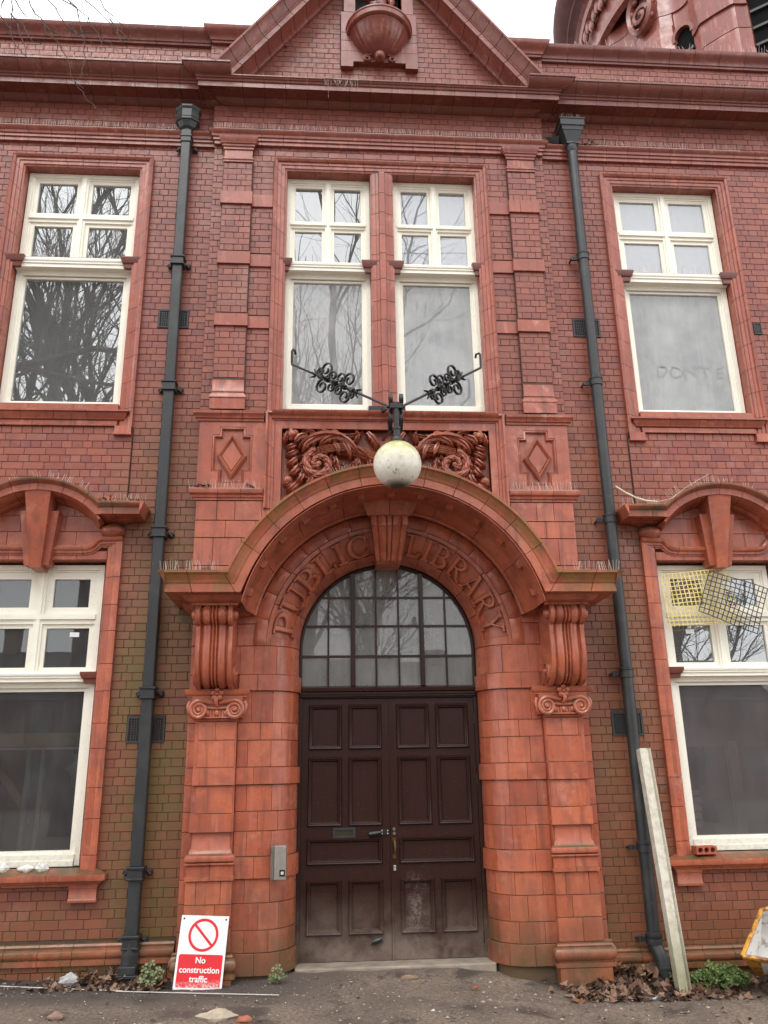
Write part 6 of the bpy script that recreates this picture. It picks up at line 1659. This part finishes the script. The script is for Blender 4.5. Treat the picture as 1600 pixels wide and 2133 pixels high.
tree('slender bare tree mirrored in the left middle window', (-1.9,-17.0,0), 23, .22, 104, (.0,0), sparse=.85)
tree('low bare tree mirrored in the doorway fanlight', (1.5,-24.0,0), 12.5, .26, 105)
tree('bare street tree mirrored in the lower right window', (8.0,-19.0,0), 12.5, .33, 106, (.08,0))
tree('leaning bare tree right of the street tree', (12.6,-20.5,0), 12, .26, 107, (-.22,0))
tree('far bare tree on the left beyond the forked tree', (-18.0,-23.0,0), 20, .4, 108, sparse=.75)
# the tree whose twigs hang into the top left corner
NT_ = thing('bare_tree', 'near bare tree whose twigs hang over the top left corner', 'tree', (-7.6,-4.4,0), 'bare trees beside the library')
o0 = Vector((-7.6,-4.4,0))
m = MB().tube([(0,0,-.3),(.05,0,2),(.1,.05,4.2),(.3,.1,6.2)], [.24,.20,.17,.14], 9); obj('trunk', m, BARK, NT_)
cr = MB().tube([(.3,.1,6.2),(.9,.25,7.4),(1.9,.5,8.1),(3.2,.8,8.3),(4.4,.9,8.1)], [.13,.10,.075,.05,.03], 7)
cr.tube([(.3,.1,6.2),(.1,-.4,7.6),(-.5,-.9,9.2)], [.12,.09,.05], 7).tube([(.2,.1,5.4),(-.9,.4,7.2),(-1.8,.6,8.6)], [.1,.07,.04], 7)
cr.tube([(1.9,.5,8.1),(3.0,.75,7.75),(3.9,.9,7.55),(4.8,.95,7.35)], [.05,.035,.025,.014], 6)
TW = [
(-3.40,[(-2.86,7.21),(-2.81,7.10),(-2.73,7.01),(-2.69,6.94),(-2.60,6.82),(-2.55,6.73),(-2.54,6.65),(-2.48,6.55),(-2.42,6.46),(-2.35,6.40),(-2.28,6.42)]),
(-3.46,[(-2.70,6.94),(-2.68,6.84)]),
(-3.52,[(-2.46,7.02),(-2.43,6.87),(-2.39,6.75),(-2.38,6.63),(-2.40,6.50),(-2.45,6.44),(-2.50,6.48)]),
(-3.58,[(-2.64,7.01),(-2.55,6.88),(-2.47,6.79),(-2.42,6.77),(-2.35,6.74),(-2.26,6.69)]),
(-3.64,[(-2.52,6.95),(-2.41,6.89),(-2.34,6.85),(-2.30,6.77),(-2.25,6.67)]),
(-3.40,[(-2.45,7.23),(-2.37,7.17),(-2.26,7.06),(-2.19,6.94),(-2.16,6.89)]),
(-3.46,[(-2.32,7.17),(-2.26,7.08),(-2.16,6.99),(-2.07,6.98),(-2.04,7.01)]),
(-3.52,[(-2.22,6.93),(-2.16,6.86),(-2.07,6.77)]),
(-3.58,[(-2.47,6.79),(-2.42,6.73),(-2.29,6.78),(-2.21,6.72),(-2.14,6.65)]),
(-3.64,[(-2.87,6.93),(-2.86,6.81),(-2.87,6.73),(-2.86,6.67),(-2.80,6.57),(-2.74,6.52),(-2.67,6.46)]),
(-3.40,[(-3.05,7.05),(-2.99,6.97),(-2.97,6.93)]),
(-3.46,[(-3.01,7.13),(-3.02,7.05)]),
(-3.52,[(-2.90,7.07),(-2.84,6.97),(-2.81,6.95)]),
(-3.58,[(-2.89,6.87),(-2.80,6.80),(-2.73,6.67),(-2.64,6.69)]),
(-3.64,[(-2.80,6.71),(-2.77,6.61),(-2.73,6.48)]),
(-3.40,[(-2.74,6.99),(-2.67,6.94),(-2.59,6.94)])]
rt = random.Random(77)
for y, pts in TW:
    P = [Vector((x, y+.02*i, z))-o0 for i, (x, z) in enumerate(pts)]
    if pts[0][1] > 6.92 and len(pts) > 3:                           # carry the twig back to its bough
        x = P[0].x; zb = 8.3 - .35*max(0, x-3.2) if x > 3.2 else 8.25
        P = [Vector((max(3.0, x-.75), .9, 7.72-.22*max(0, x-3.8))), P[0]+Vector((-.28, -.02, .22))] + P
    n = len(P); rr = [max(.0032, .0095*(1-.8*i/n)) for i in range(n)]
    Q = [P[0]]
    for a, b in zip(P, P[1:]): Q += [a.lerp(b, .5)+Vector((rt.gauss(0,.008), rt.gauss(0,.01), rt.gauss(0,.008))), b]
    cr.tube(Q, [max(.0022, .0056*(1-.7*i/len(Q))) for i in range(len(Q))], 5)
    for i in range(2, len(Q)-1, 3):
        d = Vector((rt.uniform(-.02,.06), rt.uniform(-.04,.04), rt.uniform(-.07,.03))); cr.tube([Q[i], Q[i]+d*.6, Q[i]+d*1.2], [.003,.0025,.002], 4)
obj('crown', cr, TWIG, NT_, kind='stuff', recalc=False)

HB = m_plain('house_brick', (.16,.065,.045), .8, .2, .35, 9); HR = m_plain('house_slate', (.055,.055,.06), .7, .2, .3, 6); HF = m_plain('house_window_frame', (.09,.085,.08), .6); HG = m_plain('house_glass', (.02,.022,.025), .1, .6, 0, 3, 0)
def house(label, x, w, hz, rz, ch):
    T = thing('brick_house', label, 'house', (x, -37, 0), 'houses across the street'); d = 8
    obj('wall', MB().box(-w/2,w/2,-d,0,-.5,hz), HB, T, smooth=0)
    m = MB(); m.add([(-w/2-.2,.3,hz-.1),(w/2+.2,.3,hz-.1),(w/2+.2,-d/2,rz),(-w/2-.2,-d/2,rz),(-w/2-.2,-d-.3,hz-.1),(w/2+.2,-d-.3,hz-.1)], [(0,1,2,3),(3,2,5,4),(0,3,4),(1,5,2),(0,4,5,1)]); R_ = obj('roof', m, HR, T, smooth=0)
    for c in ch: obj('chimney', MB().box(c-.4,c+.4,-d/2-.4,-d/2+.4,rz-1,rz+1.5).lathe([(.13,0),(.11,.5),(.0,.5)], c=(c,-d/2,rz+1.5), n=10), HB, R_, smooth=0)
    n = int(w/2.6)
    for i in range(n):
        for z in (1.0, 3.8):
            xx = -w/2+w*(i+.5)/n; f = MB(); frame_bars(f, xx-.55, xx+.55, z, z+1.6, .09, .01, .06); W_ = obj('window', f, HF, T, smooth=0)
            obj('pane', MB().box(xx-.47,xx+.47,.01,.03,z+.08,z+1.52), HG, W_, smooth=0)
house('long terraced brick house across the street with two chimneys', -14, 18, 5.6, 8.6, (-5, 4))
house('gabled brick house opposite the library door with one chimney', 2, 11, 5.4, 8.2, (3.2,))
house('brick house across the street to the right with a tall chimney', 17, 15, 5.2, 7.8, (-3.5,))
